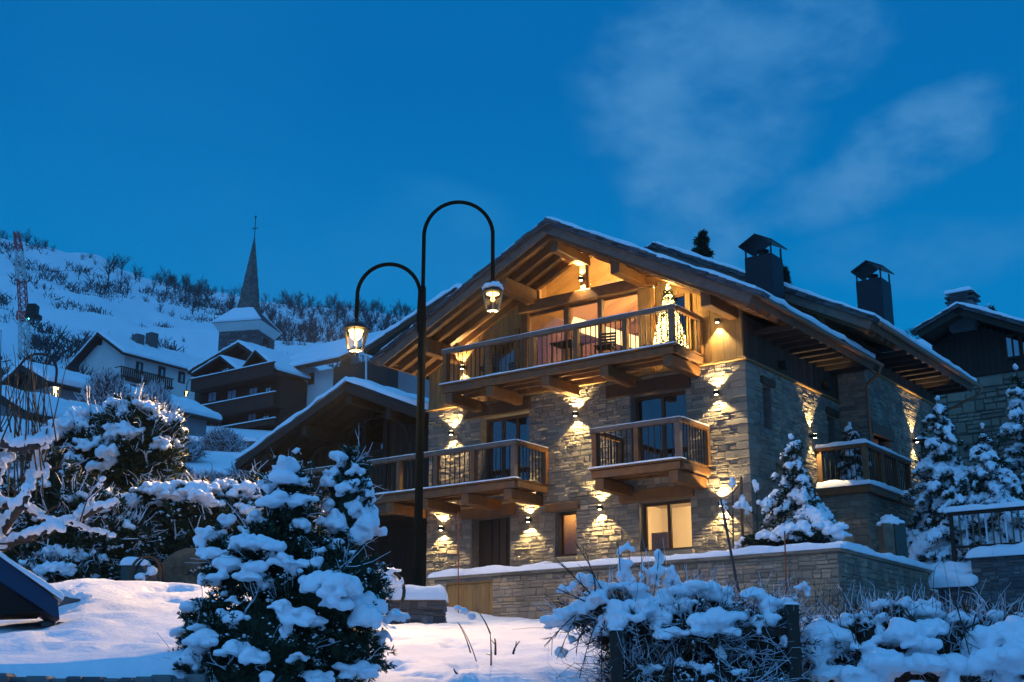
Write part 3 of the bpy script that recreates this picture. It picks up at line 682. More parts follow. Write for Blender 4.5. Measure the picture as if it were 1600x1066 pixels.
# loft room
MB().prism([(-9.9, 4.56), (-.12, 4.56), (-.12, zr(.12) - .4), (-4.62, zr(4.62) - .4), (-9.9, zr(9.9) - .4)], (4.9, 4.95)).build('room_wall', 'wood', chalet)
MB().box((-9.9, .1, 4.56), (-.12, 4.9, 4.60)).build('room_floor', 'wood', chalet)
MB().box((-6.75, .1, 4.6), (-6.70, 4.9, 7.2)).box((-2.40, .1, 4.6), (-2.35, 4.9, 7.1)).build('room_wall', 'wood', chalet)
for k in range(26):                                # lit ceiling boards following the roof slope
    b_ = .12 + k * .185
    for (e, s) in ((LFT, 1), (RGT, -1)):
        a_end = 9.6 if s > 0 else -.1
        z0_, z1_ = zr(APX[0]) - .345, zr(a_end) - .345
        mb = MB(); mb.add([(-APX[0], b_, z0_), (-a_end, b_, z1_), (-a_end, b_ + .18, z1_), (-APX[0], b_ + .18, z0_), (-APX[0], b_, z0_ - .012), (-a_end, b_, z1_ - .012), (-a_end, b_ + .18, z1_ - .012), (-APX[0], b_ + .18, z0_ - .012)],
                       [(0, 1, 2, 3), (7, 6, 5, 4), (0, 4, 5, 1), (3, 2, 6, 7)]); mb.build('ceiling_board', 'ceiling_wood', chalet)
B('inner_beam', 'wood', chalet, (-6.6, 2.3, 6.5), (-2.4, 2.5, 6.75)); 
mb = MB(); mb.beam((-6.2, 1.3, 5.2), (-3.2, 1.3, 6.0), .10, .2); mb.build('stair_beam', 'wood', chalet)
MB().beam((-5.7, 1.1, 6.72), (-2.6, 1.5, 5.35), .3, .34).build('glowing_soffit', 'soffit_glow', chalet)  # emission replaces light falling on this soffit; it is no lamp
point('loft_light', (-3.3, 1.6, 6.75), 420, (1, .70, .30), .12); point('loft_light', (-4.0, 3.2, 6.9), 480, (1, .72, .32), .12); point('loft_light', (-2.9, 4.3, 5.4), 120, (1, .70, .30), .1)
# roof and purlins
roof(chalet, -1.80, 5.95, APX, LFT, RGT, seed=1, raft_bmax=.3, rafters=True)
for a_, zc in ((9.0, 5.56), (6.32, 6.95), (4.62, 7.86), (2.75, 7.02), (.22, 5.52)):
    zt = under(a_) - .06 + .0
    B('purlin', 'wood', chalet, (-a_ - .13, -1.5, zt - .42), (-a_ + .13, .10, zt), .02)
for b_ in np.arange(.6, 5.6, .55): B('rafter_end', 'wood_dark', chalet, (.02, b_ - .06, 5.28), (1.05, b_ + .06, 5.42))  # darker wood here puts the shade under the eave into the colour
# gutter and downpipe of the front eave
mb = MB(); mb.tube([(1.36, -1.7, 5.44), (1.36, 5.9, 5.44)], .065, 8); mb.build('gutter', 'copper', chalet)
for z, b_ in ((4.72, 2.1), (4.72, 4.9)): B('floodlight', 'iron', chalet, (.03, b_ - .12, z), (.22, b_ + .12, z + .2), .02)

# ---------------------------------------------------------------- balconies
def balcony(a0, a1, zf, zr_, posts, brackets, b0=-1.5, b1=-.02, sides=(True, False), endcap=.0, mwood='wood', rail_m='wood_grey', bstep=.145, depth=None):
    t = chalet
    bal = B('balcony', mwood, t, (-a1, b0, zf - .26), (-a0, b0 + .09, zf - .065), .01)       # front edge beam is the part's own mesh
    nb = int((b1 - b0) / .17)
    for k in range(nb): B('deck_board', mwood, bal, (-a1 - .04, b0 - .05 + k * .17, zf - .06), (-a0 + .06, b0 - .05 + k * .17 + .16, zf - .015), .006)
    for bb in (b0 + .48, b0 + .95): B('joist', mwood, bal, (-a1 + .02, bb, zf - .22), (-a0 - .02, bb + .09, zf - .062), .008)
    for a_ in brackets:
        B('bracket', mwood, bal, (-a_ - .12, b0 + .03, zf - .55), (-a_ + .12, b1 + .02, zf - .262), .02)
    for a_ in posts: B('post', rail_m if a_ == posts[0] else mwood, bal, (-a_ - .065, b0 + .02, zf - .01), (-a_ + .065, b0 + .15, zr_ - .12), .01)
    B('rail', rail_m, bal, (-a1 - .03, b0, zr_ - .12), (-a0 + .03, b0 + .17, zr_), .012)
    ps = sorted(posts)
    for p, q in zip(ps[:-1], ps[1:]):
        n = max(2, int((q - p - .13) / bstep)); 
        for k in range(n):
            a_ = p + .065 + (q - p - .13) * (k + .5) / n; o = MB().box((-a_ - .010, b0 + .075, zf + .045), (-a_ + .010, b0 + .095, zr_ - .12)).build('baluster', 'iron', bal)
        MB().box((-q + .065, b0 + .06, zf + .03), (-p - .065, b0 + .11, zf + .05)).build('bottom_rail', 'iron', bal)
    for flag, a_ in zip(sides, (a0, a1)):
        if not flag: continue
        s = 1 if a_ == a0 else -1; x = -a_ + (.0 if s > 0 else 0)
        B('rail', mwood, bal, (x - .065, b0 + .17, zr_ - .12), (x + .065, b1, zr_ - .003), .012)
        B('post', mwood, bal, (x - .065, b1 - .14, zf - .01), (x + .065, b1 - .01, zr_ - .12), .01)
        n = int((b1 - b0 - .3) / bstep)
        for k in range(n):
            y = b0 + .17 + (b1 - b0 - .32) * (k + .5) / n; MB().box((x - .010, y - .01, zf + .045), (x + .010, y + .01, zr_ - .12)).build('baluster', 'iron', bal)
        B('balcony_side_beam', mwood, bal, (x - .06, b0 + .092, zf - .24), (x + .05, b1 - .02, zf - .066), .01)
        snow_slab('rail_snow', bal, (x - .06, b0 + .1, zr_), (x + .06, b0 + .1, zr_), (x + .06, b1, zr_), (x - .06, b1, zr_), .03, 3, 10, edge=.03, amp=.5, seed=a_, org=ORG[t.name])
    snow_slab('rail_snow', bal, (-a1 - .02, b0 + .01, zr_), (-a0 + .02, b0 + .01, zr_), (-a0 + .02, b0 + .16, zr_), (-a1 - .02, b0 + .16, zr_), .022, int((a1 - a0) / .15), 3, edge=.04, amp=.5, seed=a0, org=ORG[t.name])
    snow_slab('deck_snow', bal, (-a1 - .05, b0 - .07, zf - .017), (-a0 + .07, b0 - .07, zf - .017), (-a0 + .07, b0 + .2, zf - .017), (-a1 - .05, b0 + .2, zf - .017), .042, int((a1 - a0) / .15), 4, edge=.045, amp=.4, seed=a1, org=ORG[t.name])
    return bal
balcony(1.14, 8.38, 4.82, 5.80, [1.21, 2.53, 4.0, 5.37, 6.84, 8.31], [1.34, 3.15, 4.95, 6.75, 8.15])
balcony(1.07, 3.56, 1.97, 2.97, [1.14, 2.28, 3.49], [1.28, 3.35], sides=(True, True))
# chairs / table hints behind the loft balcony stand on it (own things)
# ---------------------------------------------------------------- chimneys
def chimney(a, b, zbase, ztop, w=.72, d=.72, nm='chimney'):
    x = -a; c = MB(); c.bbox((x - w / 2, b - d / 2, zbase), (x + w / 2, b + d / 2, ztop), .02)
    o = c.build('chimney', 'chimney_metal', chalet)
    for sx in (-1, 1):
        for sy in (-1, 1): MB().box((x + sx * (w / 2 - .03) - .02, b + sy * (d / 2 - .03) - .02, ztop), (x + sx * (w / 2 - .03) + .02, b + sy * (d / 2 - .03) + .02, ztop + .30)).build('cap_post', 'chimney_metal', o)
    h = w / 2 + .10; z = ztop + .28; mb = MB()
    mb.add([(x - h, b - h, z), (x + h, b - h, z), (x + h, b + h, z), (x - h, b + h, z), (x, b - h, z + .26), (x, b + h, z + .26),
            (x - h, b - h, z + .035), (x + h, b - h, z + .035), (x + h, b + h, z + .035), (x - h, b + h, z + .035), (x, b - h, z + .30), (x, b + h, z + .30)],
           [(0, 4, 5, 3), (4, 1, 2, 5), (6, 9, 11, 10), (10, 11, 8, 7), (0, 6, 10, 4), (4, 10, 7, 1), (3, 5, 11, 9), (5, 2, 8, 11), (0, 3, 9, 6), (1, 7, 8, 2)]); mb.build('cap_roof', 'chimney_metal', o)
    MB().lathe((x, b, ztop), [(.13, 0), (.13, .16), (.17, .18), (.17, .22), (.05, .24)], 10).build('flue', 'chimney_metal', o)
    return o
chimney(.62, 2.85, 6.3, 8.12, .80, .70)

# ================================================================== rear volume (part of the same house)
RA, RB = (4.55, 9.75), (-2.05, 6.27)
RL = (10.6, 6.9); RBK = 12.5; RX = .8       # side wall stands at a = -.8
mb = MB(); H2 = [(6.35, 7.55, 1.95, 3.62)]
wall_with_holes(mb, 6.0, RBK - .4, -.2, 5.45, H2, lambda ua, ub, za, zb: ((RX - .4, ua, za), (RX, ub, zb))); mb.box((-.0, 6.0, -.95), (RX - .4, 6.4, 5.45)); mb.build('stone_wall', 'mortar', chalet)
MB().box((-10.2, 6.3, -.95), (RX - .4, RBK - .4, 6.3)).build('house_core', 'dark_room', chalet)
stones(chalet, (RX, 0), 90, 6.0, RBK - .4, -.2, 5.42, H2, nbig=50, proud=(.012, .035))
stones(chalet, (0, 6.0), 0, .0, RX, -.95, 5.42, [], nbig=12, proud=(.012, .035), rest='front_stone_courses')
b = 6.0
while b < RBK - .5: B('board', 'wood_old', chalet, (RX - .05, b + .004, 5.50), (RX + .01 + rng.uniform(-.005, .005), b + BW - .004, 6.25), .006); b += BW
a = -RX
while a < 10: B('board', 'wood_old', chalet, (-a - BW + .004, 5.96, max(5.5 if a < .0 else 5.5, zr(max(a, -1.2)) - .35 if a > -.1 else 5.5)), (-a - .004, 6.0, roof_z(RA, RB, a + .1) - .4 if a < RA[0] else roof_z(RA, RL, a + .1) - .4), .006); a += BW
MB().prism([(-10.2, 5.3), (RX, 5.3), (RX, roof_z(RA, RB, -RX) - .36), (-RA[0], RA[1] - .4), (-10.2, roof_z(RA, RL, 10.2) - .36)], (6.02, 6.2)).build('wall_lining', 'dark_room', chalet)
B('ledge', 'wood_v', chalet, (RX - .02, 6.0, 5.45), (RX + .09, RBK - .5, 5.50))
roof(chalet, 3.75, RBK, RA, RL, RB, seed=11, raft_bmax=6.2)
for b_ in np.arange(6.6, 12.3, .6): B('rafter_end', 'wood_dark', chalet, (RX, b_ - .06, 5.82), (RX + 1.05, b_ + .06, 5.96))  # rear eave: its shade is likewise given by the darker wood
for a_ in (-.4, 1.5): B('purlin', 'wood', chalet, (-a_ - .12, 4.1, roof_z(RA, RB, a_) - .82), (-a_ + .12, 6.0, roof_z(RA, RB, a_) - .46), .02)
chimney(-.42, 8.4, 6.6, 8.72, .80, .80)
mb = MB(); mb.tube([(2.16, 3.8, 6.0), (2.16, RBK, 6.0)], .065, 8); mb.build('gutter', 'copper', chalet)
mb = MB(); mb.tube([(1.36, 5.8, 5.38), (1.30, 5.8, 5.2), (RX + .09, 5.9, 4.95), (RX + .09, 5.9, 4.6), (RX + .09, 5.9, 2.0)], .045, 8); mb.build('downpipe', 'copper', chalet)
mb = MB(); mb.tube([(2.16, RBK - .1, 5.95), (2.1, RBK - .1, 5.75), (RX + .1, RBK - .45, 5.2), (RX + .1, RBK - .45, 2.0)], .045, 8); mb.build('downpipe', 'copper', chalet)
B('lintel', 'wood', chalet, (RX - .3, 6.1, 3.62), (RX + .09, 7.8, 3.95), .02)
B('door', 'wood', chalet, (RX - .3, 6.4, 1.95), (RX - .25, 7.5, 3.6)); B('post', 'wood', chalet, (RX - .24, 6.9, 1.95), (RX - .1, 7.0, 3.6))
point('porch_light', (RX - .08, 6.75, 3.35), 1.6, (1, .6, .28), .04)
# side wing behind the left chalet
MB().box((-12.2, 2.6, -.9), (-10.08, 8, 5.5)).build('side_wing_wall', 'dark_room', chalet)
for k in range(12): B('board', 'wood_old', chalet, (-12.2 + k * .178, 2.55, 2.5), (-12.2 + k * .178 + .17, 2.6, 5.6), .006)

# ---------------------------------------------------------------- raised deck on its stone pier
dk = thing('raised_deck', 'small timber deck with slatted railing on a square stone pier beside the chalet', 'deck', (.75, 4.0, -.2), True)
DX0, DX1, DB0, DB1, DZ, DR = .06, 1.44, 4.0, 7.4, 1.86, 2.93
MB().box((.10, DB0 + .08, -.6), (DX1 - .1, DB1, DZ - .22)).build('pier', 'mortar', dk)
stones(dk, (0, DB0 + .08), 0, .10, DX1 - .1, -.6, DZ - .25, [], nbig=60); stones(dk, (DX1 - .1, 0), 90, DB0 + .08, DB1, -.6, DZ - .25, [], nbig=40, rest='side_stone_courses')
B('deck_beam', 'wood', dk, (.03, DB0 - .02, DZ - .22), (DX1 + .03, DB0 + .1, DZ - .02)); B('deck_beam', 'wood', dk, (DX1 - .08, DB0 + .1, DZ - .22), (DX1 + .03, DB1, DZ - .025))
B('floor', 'wood', dk, (.06, DB0 + .1, DZ - .1), (DX1 - .08, DB1, DZ - .03))
for x, b_ in ((.13, DB0 + .07), (DX1 - .07, DB0 + .07), (DX1 - .07, DB0 + 1.2), (DX1 - .07, DB0 + 2.3), (DX1 - .07, DB1 - .1)): B('post', 'wood', dk, (x - .065, b_ - .065, DZ), (x + .065, b_ + .065, DR - .1))
B('rail', 'wood', dk, (.04, DB0, DR - .1), (DX1 + .01, DB0 + .15, DR)); B('rail', 'wood', dk, (DX1 - .14, DB0 + .15, DR - .1), (DX1 + .01, DB1, DR - .004))
for k in range(8): MB().box((.25 + k * .14, DB0 + .06, DZ + .05), (.27 + k * .14, DB0 + .08, DR - .1)).build('baluster', 'iron', dk)
for k in range(22): MB().box((DX1 - .08, DB0 + .22 + k * .145, DZ + .05), (DX1 - .06, DB0 + .24 + k * .145, DR - .1)).build('baluster', 'wood_old', dk)
snow_slab('rail_snow', dk, (.03, DB0 - .03, DR), (DX1 + .05, DB0 - .03, DR), (DX1 + .05, DB0 + .18, DR), (.03, DB0 + .18, DR), .10, 12, 4, edge=.06, amp=.5, seed=3)
snow_slab('rail_snow', dk, (DX1 - .17, DB0 + .1, DR), (DX1 + .05, DB0 + .1, DR), (DX1 + .05, DB1, DR), (DX1 - .17, DB1, DR), .09, 4, 26, edge=.06, amp=.5, seed=4)
snow_slab('deck_snow', dk, (.02, DB0 - .06, DZ - .02), (DX1 + .08, DB0 - .06, DZ - .02), (DX1 + .08, DB0 + .7, DZ - .02), (.02, DB0 + .7, DZ - .02), .16, 12, 8, edge=.08, amp=.5, seed=5)
snow_slab('deck_snow', dk, (DX1 - .3, DB0 + .5, DZ - .02), (DX1 + .08, DB0 + .5, DZ - .02), (DX1 + .08, DB1, DZ - .02), (DX1 - .3, DB1, DZ - .02), .15, 6, 22, edge=.08, amp=.5, seed=6)
# short landing railing further back
lr = thing('landing_railing', 'short wooden stair railing with a snowy top behind the raised deck', 'railing', (2.2, 7.2, 2.0), True)
for b_ in (6.6, 8.4): B('post', 'wood_old', lr, (2.02, b_, 1.4), (2.16, b_ + .13, 3.25))
B('rail', 'wood_old', lr, (2.0, 6.5, 3.25), (2.18, 8.6, 3.36)); 
for k in range(12): MB().box((2.08, 6.8 + k * .14, 2.2), (2.10, 6.82 + k * .14, 3.25)).build('baluster', 'wood_old', lr)
snow_slab('rail_snow', lr, (1.97, 6.45, 3.36), (2.2, 6.45, 3.36), (2.2, 8.6, 3.36), (1.97, 8.6, 3.36), .09, 4, 14, edge=.06, amp=.5, seed=8)

# ================================================================== LEFT CHALET
lc = thing('dark_timber_chalet', 'unlit dark timber chalet with snowy gable roof and long balcony, left of the lit chalet', 'chalet', (-13.4, 2, -.9), True)
LA, LL_, LR_ = (13.42, 6.10), (18.27, 4.10), (10.10, 4.72)
mb = MB(); mb.box((-17.3, 2.05, -.9), (-10.10, 12, 2.05)); mb.prism([(-17.3, 2.05), (-10.10, 2.05), (-10.10, roof_z(LA, LR_, 10.1) - .45), (-13.42, 5.6), (-17.3, roof_z(LA, LL_, 17.3) - .45)], (2.05, 12)); mb.build('wall', 'wood_dark', lc)
a = 10.1
while a < 17.3:
    top = (roof_z(LA, LL_, a) if a > 13.42 else roof_z(LA, LR_, a)) - .5; segs = [(2.0, top)]
    if 13.35 < a < 15.2: segs = [(2.0, 4.1)]
    for s0, s1 in segs: B('board', 'wood_old', lc, (-a - BW + .005, 2.0 + rng.uniform(0, .012), s0), (-a - .005, 2.05, s1), .006)
    a += BW
for k in range(14): B('garage_board', 'wood_dark', lc, (-14.6 + k * .3, 1.98, -.9), (-14.6 + k * .3 + .29, 2.04, 1.6), .01)
for a_ in (13.40, 14.3, 15.25): B('post', 'wood_dark', lc, (-a_ - .09, 1.88, 2.0), (-a_ + .09, 2.05, 5.3))
B('beam', 'wood_dark', lc, (-15.3, 1.87, 4.0), (-13.3, 2.05, 4.14))
for (a0, a1, z0, z1, cut) in ((13.49, 14.2, 4.16, 5.18, 0), (14.42, 15.1, 4.16, 5.0, 1)):
    wv = MB().box((-a1 - .04, 1.93, z0 - .05), (-a0 + .04, 2.0, z0)).box((-a1 - .04, 1.93, z1), (-a0 + .04, 2.0, z1 + .05)).build('window', 'wood_dark', lc)
    pl = [(-a1 + .06, z0), (-a0 - .06, z0), (-a0 - .06, z1), (-a1 + .06 + (.45 if cut else 0), z1)] + ([(-a1 + .06, z0 + .4)] if cut else [])
    MB().prism(pl, (1.96, 1.99)).build('pane', 'glass_blue', wv)
MB().prism([(-14.0, 5.3), (-13.5, 5.3), (-13.5, 5.6), (-13.7, 5.6)], (1.96, 1.99)).build('pane', 'glass_blue', lc)
for a0, s in ((13.0, -1), (15.6, 1), (16.6, 1)):    # curved braces
    pts = [(-(a0 + s * .9 * math.sin(t)), 1.55 - .0 * t, 5.15 - abs(a0 - 13.4) * .34 - 1.0 * (1 - math.cos(t))) for t in np.linspace(0, 1.45, 7)]
    mb = MB(); mb.tube(pts, .055, 6); mb.build('brace', 'wood_old', lc)
roof(lc, 0.0, 12, LA, LL_, LR_, seed=21, raft_mat='wood_dark', board='wood_dark', fascia_m='wood_dark', slates=False, snow_th=.17, raft_h=.16, raft_bmax=2.0)
for a_ in (17.0, 15.3, 13.42, 11.8): zt = (roof_z(LA, LL_, a_) if a_ > 13.42 else roof_z(LA, LR_, a_)) - .50; B('purlin', 'wood_dark', lc, (-a_ - .11, .2, zt - .32), (-a_ + .11, 2.1, zt))
# long balcony shared by both fronts (hangs on the two facades)
lb = thing('long_balcony', 'long timber balcony with iron bars joining the dark chalet and the lit one', 'balcony', (-10.5, -1.5, 1.9), True)
_c = chalet; chalet = lb
bl = balcony(5.91, 15.6, 1.99, 2.98, [5.98, 7.31, 8.58, 9.90, 11.2, 12.6, 14.0, 15.5], [6.15, 7.55, 8.95, 10.2], sides=(True, False))
B('deck', 'wood_old', lb, (-15.6, .0, 1.86), (-10.1, 2.0, 1.96)); B('beam', 'wood_old', lb, (-15.6, -1.4, 1.45), (-10.1, -1.15, 1.73)); B('beam', 'wood', lb, (-15.3, -1.2, 1.5), (-15.05, 2.0, 1.75))
for a_ in (12.2, 15.2): B('pillar', 'wood_dark', lb, (-a_ - .12, -1.38, -.9), (-a_ + .12, -1.16, 1.45))
chalet = _c

# ================================================================== TERRACE, RETAINING WALLS
tr = MB().box((-8.0, -2.2, -1.6), (3.0, .0, -.93)).build('terrace', 'mortar', None, org=None); 
def place_chalet(o):
    o.location = C0; o.rotation_euler = (0, 0, -TH); return o
place_chalet(tr); tr['kind'] = 'structure'
ts = snow_slab('terrace_snow', None, (-7.9, -2.2, -.93), (2.9, -2.2, -.93), (2.9, 3.3, -.93), (-7.9, .0, -.93), .14, 50, 12, edge=.1, amp=.6, seed=2); place_chalet(ts); ts['kind'] = 'structure'
rw = thing('retaining_wall', 'snow-capped retaining wall of tan stone with a wooden hatch, in front of the lit chalet', 'stone wall', (-2.5, -2.5, -1.9), True)
HT = (-7.31, -5.85, -1.95, -.72)
mb = MB(); wall_with_holes(mb, -7.7, 3.1, -2.4, -.62, [HT], lambda ua, ub, za, zb: ((ua, -2.5, za), (ub, -2.15, zb))); mb.box((2.75, -2.15, -2.4), (3.1, 3.2, -.6)); mb.build('wall_body', 'mortar', rw)
stones(rw, (0, -2.5), 0, -7.7, 3.1, -2.3, -.63, [HT], nbig=200, m='stone_tan', ch=(.10, .22), wl_=(.15, .45), proud=(.012, .035)); stones(rw, (3.1, 0), 90, -2.5, 3.2, -2.3, -.62, [], nbig=90, m='stone', ch=(.16, .3), rest='side_stone_courses')
x = -7.75
while x < 3.1: w = rng.uniform(.5, .9); B('coping_stone', 'stone', rw, (x, -2.60, -.62), (min(x + w - .01, 3.18), -2.1, -.56 + rng.uniform(-.005, .01)), .01); x += w
y = -2.09
while y < 3.2: w = rng.uniform(.5, .9); B('coping_stone', 'stone', rw, (2.70, y, -.62), (3.18, min(y + w - .01, 3.2), -.56 + rng.uniform(-.005, .01)), .01); y += w
for k in range(11): B('hatch_board', 'wood_v', rw, (-7.31 + k * .133, -2.46 + rng.uniform(-.008, .008), -1.95), (-7.31 + k * .133 + .128, -2.42, -.74), .005)
B('hatch_frame', 'wood_v', rw, (-7.33, -2.50, -.76), (-5.83, -2.40, -.70))
snow_slab('wall_snow', rw, (-7.80, -2.66, -.56), (3.22, -2.66, -.56), (3.22, -2.02, -.56), (-7.80, -2.02, -.56), .15, 90, 8, edge=.11, amp=.45, seed=31, fray=.05)
snow_slab('wall_snow', rw, (2.6, -2.4, -.56), (3.24, -2.4, -.56), (3.24, 3.3, -.56), (2.6, 3.3, -.56), .15, 8, 50, edge=.11, amp=.45, seed=32, fray=.05)
r2 = thing('dark_stone_wall', 'dark unlit stone wall with a snow ledge under the railing at the right edge', 'stone wall', (8, 3.2, -1.9), True)
MB().box((3.1, 3.2, -2.4), (4.1, 3.6, -1.0)).box((4.1, 3.2, -2.4), (14, 3.6, -.30)).build('wall_body', 'mortar', r2)
stones(r2, (0, 3.2), 0, 3.12, 14, -2.4, -.30, [(3.0, 4.1, -.95, 0)], nbig=200, m='stone_dark')
snow_slab('wall_snow', r2, (4.0, 3.05, -.32), (14, 3.05, -.32), (14, 4.2, -.25), (4.2, 4.2, -.25), .22, 60, 10, edge=.14, amp=.5, seed=33, fray=.06)
snow_slab('wall_snow', r2, (3.0, 3.02, -.98), (4.15, 3.02, -.98), (4.7, 4.2, -.30), (2.9, 4.2, -.38), .25, 12, 14, edge=.15, amp=.5, seed=34)
snow_slab('bank_snow', r2, (1.0, 3.3, -.62), (4.6, 3.3, -.62), (4.6, 6.5, -.25), (1.0, 6.5, -.3), .25, 24, 20, edge=.15, amp=.8, seed=35)
rf = thing('garden_railing', 'black railing of thin vertical bars with a thick snow-covered top rail, right edge', 'railing', (6, 3.45, -.2), True)
B('rail', 'wood_dark', rf, (3.58, 3.38, .76), (11, 3.52, .84)); snow_slab('rail_snow', rf, (3.5, 3.33, .84), (11.05, 3.33, .84), (11.05, 3.57, .84), (3.5, 3.57, .84), .14, 50, 5, edge=.08, amp=.35, seed=36)
B('post', 'wood_dark', rf, (3.60, 3.40, -.5), (3.68, 3.50, .76)); B('bottom_rail', 'wood_dark', rf, (3.68, 3.42, -.04), (11, 3.48, .02))
for k in range(46):
    x = 3.84 + k * .155; MB().box((x - .017, 3.435, -.15), (x + .017, 3.465, .76)).build('baluster', 'frost' if k % 3 == 1 else 'wood_grey', rf)

# ================================================================== LAMPS
def fp(u, v, b):
    """photo pixel -> (a, z) on the plane b = const of the chalet frame"""
    d = at(u, v, 1.0); t = (C0.dot(BX) + b) / d.dot(BX); P = d * t - C0; return P.dot(AX), P.z
def bat(u, v, Y): P = at(u, v, Y); return lw(P.x, P.y)[1]
def spot(name, parent, loc, rot, w, size=102, blend=.12, c=(1, .73, .34), rad=.035):
    d = bpy.data.lights.new(name, 'SPOT'); d.energy = w; d.color = c; d.spot_size = R(size); d.spot_blend = blend; d.shadow_soft_size = rad
    o = bpy.data.objects.new(name, d); link(o, parent); o.location = loc; o.rotation_euler = rot; return o
def wall_lamp(x, b, z, label, side=False, up=True, down=True, w=UD_W, size=102, tilt=0):
    t = thing('wall_lamp', label, 'wall lamp', (x, b, z), True, 'up and down wall lamps on the chalet walls')
    if side: t.rotation_euler = (0, 0, -TH + math.pi / 2)
    ORG[t.name] = (0, 0, 0)
    MB().bbox((-.055, -.15, -.055), (.055, -.04, .055), .015).build('lamp_body', 'iron', t); MB().box((-.03, -.04, -.04), (.03, .02, .04)).build('bracket', 'iron', t)
    if up: MB().lathe((0, -.095, .0552), [(.040, 0), (.040, .004)], 10).build('lens', 'led', t); spot('beam_up', t, (0, -.095, .065), (math.pi - R(tilt), 0, 0), w, size)
    if down: MB().lathe((0, -.095, -.0592), [(.040, 0), (.040, .004)], 10).build('lens', 'led', t); spot('beam_down', t, (0, -.095, -.065), (R(tilt), 0, 0), w, size)
    return t
wall_lamp(-9.10, -.06, 3.77, 'leftmost wall lamp of the middle row, behind the long balcony beside the stone corner')
wall_lamp(-4.89, -.06, 3.77, 'wall lamp between the two balcony doors, centre of the stone facade')
wall_lamp(-.72, -.06, 3.77, 'wall lamp high on the stone corner pillar, right of the small balcony')
wall_lamp(-9.42, -.06, 1.09, 'wall lamp under the long balcony, left of the dark entrance door')
wall_lamp(-6.44, -.06, 1.08, 'wall lamp between the dark entrance door and the narrow lit window')
wall_lamp(-4.18, -.06, 1.22, 'wall lamp between the narrow lit window and the wide lit window')
wall_lamp(-.72, -.06, 1.00, 'lowest wall lamp on the stone corner, behind the leaning garden stake')
wall_lamp(-4.62, -.10, 7.50, 'topmost wall lamp, on the king post under the roof ridge', size=96, w=UD_W * 1.2)
wall_lamp(-.62, -.03, 5.62, 'single downward wall lamp on the boards under the right roof slope', up=False, w=UD_W * 1.1, size=86)
wall_lamp(-8.75, -.03, 5.66, 'wall lamp behind the left end of the upper balcony, on wooden boards', w=UD_W * 1.0, size=84)
wall_lamp(.06, 3.76, 3.22, 'wall lamp on the dark right side wall, throwing a narrow beam up', side=True, w=UD_W * .9, size=70)
wall_lamp(.86, 9.55, 3.95, 'farthest wall lamp, on the side wall of the rear volume behind the conifers', side=True, w=UD_W * .9, size=76)

def lantern(parent, c, s=1.0, bright=True, w=LAMP_W, snow=True):
    """four-sided tapering lantern hanging at c (its top); local coordinates of the thing"""
    x, y, z = c
    body = MB().lathe((x, y, z), [(.02 * s, 0), (.05 * s, -.03 * s), (.03 * s, -.08 * s), (.09 * s, -.12 * s)], 8).build('lantern', 'iron', parent)
    MB().lathe((x, y, z), [(.28 * s, -.245 * s), (.27 * s, -.225 * s), (.20 * s, -.15 * s), (.08 * s, -.115 * s)], 8).build('lantern_roof', 'iron', body)
    t, b_, zt, zb = .255 * s, .155 * s, z - .25 * s, z - .66 * s
    for i in range(6):
        a0 = math.pi / 6 + i * math.pi / 3; a1 = a0 + math.pi / 3
        p = lambda r, a, zz: (x + r * math.cos(a), y + r * math.sin(a), zz)
        MB().beam(p(t, a0, zt), p(b_, a0, zb), .022 * s, .022 * s).build('lantern_bar', 'lit_bar_metal', body)
        MB().add([p(t * .97, a0, zt), p(t * .97, a1, zt), p(b_ * .97, a1, zb), p(b_ * .97, a0, zb)], [(0, 1, 2, 3)]).build('lantern_glass', 'lantern_glass', body)
    MB().tube([(x + .15 * s * math.cos(q * math.pi / 3 + math.pi / 6), y + .15 * s * math.sin(q * math.pi / 3 + math.pi / 6), zb) for q in range(7)], .014 * s, 5).build('lantern_base', 'iron', body); MB().beam((x - .15 * s, y, zb), (x + .15 * s, y, zb), .02 * s, .02 * s).build('base_bar', 'iron', body)
    MB().lathe((x, y, zb), [(.03 * s, -.03 * s), (.015 * s, -.11 * s)], 6).build('finial', 'iron', body)
    MB().lathe((x, y, z), [(.15 * s, -.275 * s), (.15 * s, -.262 * s)], 12).build('lamp_disc', 'lantern_led', body)
    MB().lathe((x, y, z - .45 * s), [(.0, -.02), (.05 * s, .03 * s), (.04 * s, .10 * s), (.02 * s, .18 * s)], 8).build('bulb', 'lantern_led', body)
    if snow: snow_bodies('snow_cap', [(x, y, z - .13 * s, .24 * s, .24 * s, .11 * s), (x + .06 * s, y, z - .1 * s, .16 * s, .18 * s, .13 * s)], body, voxel=.02, jit=.3)
    if w:
        d = bpy.data.lights.new('lantern_light', 'SPOT' if w == LAMP_W else 'POINT'); d.energy = w
        if w == LAMP_W: d.spot_size = R(150); d.spot_blend = .5
        d.color = (1, .66, .32); d.shadow_soft_size = .07
        o = bpy.data.objects.new('lantern_light', d); link(o, parent); o.location = (x, y, z - .58 * s)
        if w == LAMP_W:            # added second spot brightens the foreground snow, turned away from the houses
            o = spot('ground_spot', parent, (x, y, z - .58 * s), (R(-62), 0, 0 if snow else R(-24)), GROUND_W * (1 if snow else 1.9), 96, 1.0, (1, .60, .26), .12)
    return body
def arc(cx, cz, r, a0, a1, n=18): return [(cx + r * math.cos(a), 0, cz + r * math.sin(a)) for a in np.linspace(a0, a1, n)]
LY = 28.0; pb = at(651, 955, LY); sl = thing('street_lamp', 'tall black street lamp with two swan-neck arms and two lit lanterns', 'street lamp', (pb.x, LY, gz(pb.x, LY) - .05))
def loc(u, v, o, Y): P = at(u, v, Y); return (P.x - o.location.x, P.y - o.location.y, P.z - o.location.z)
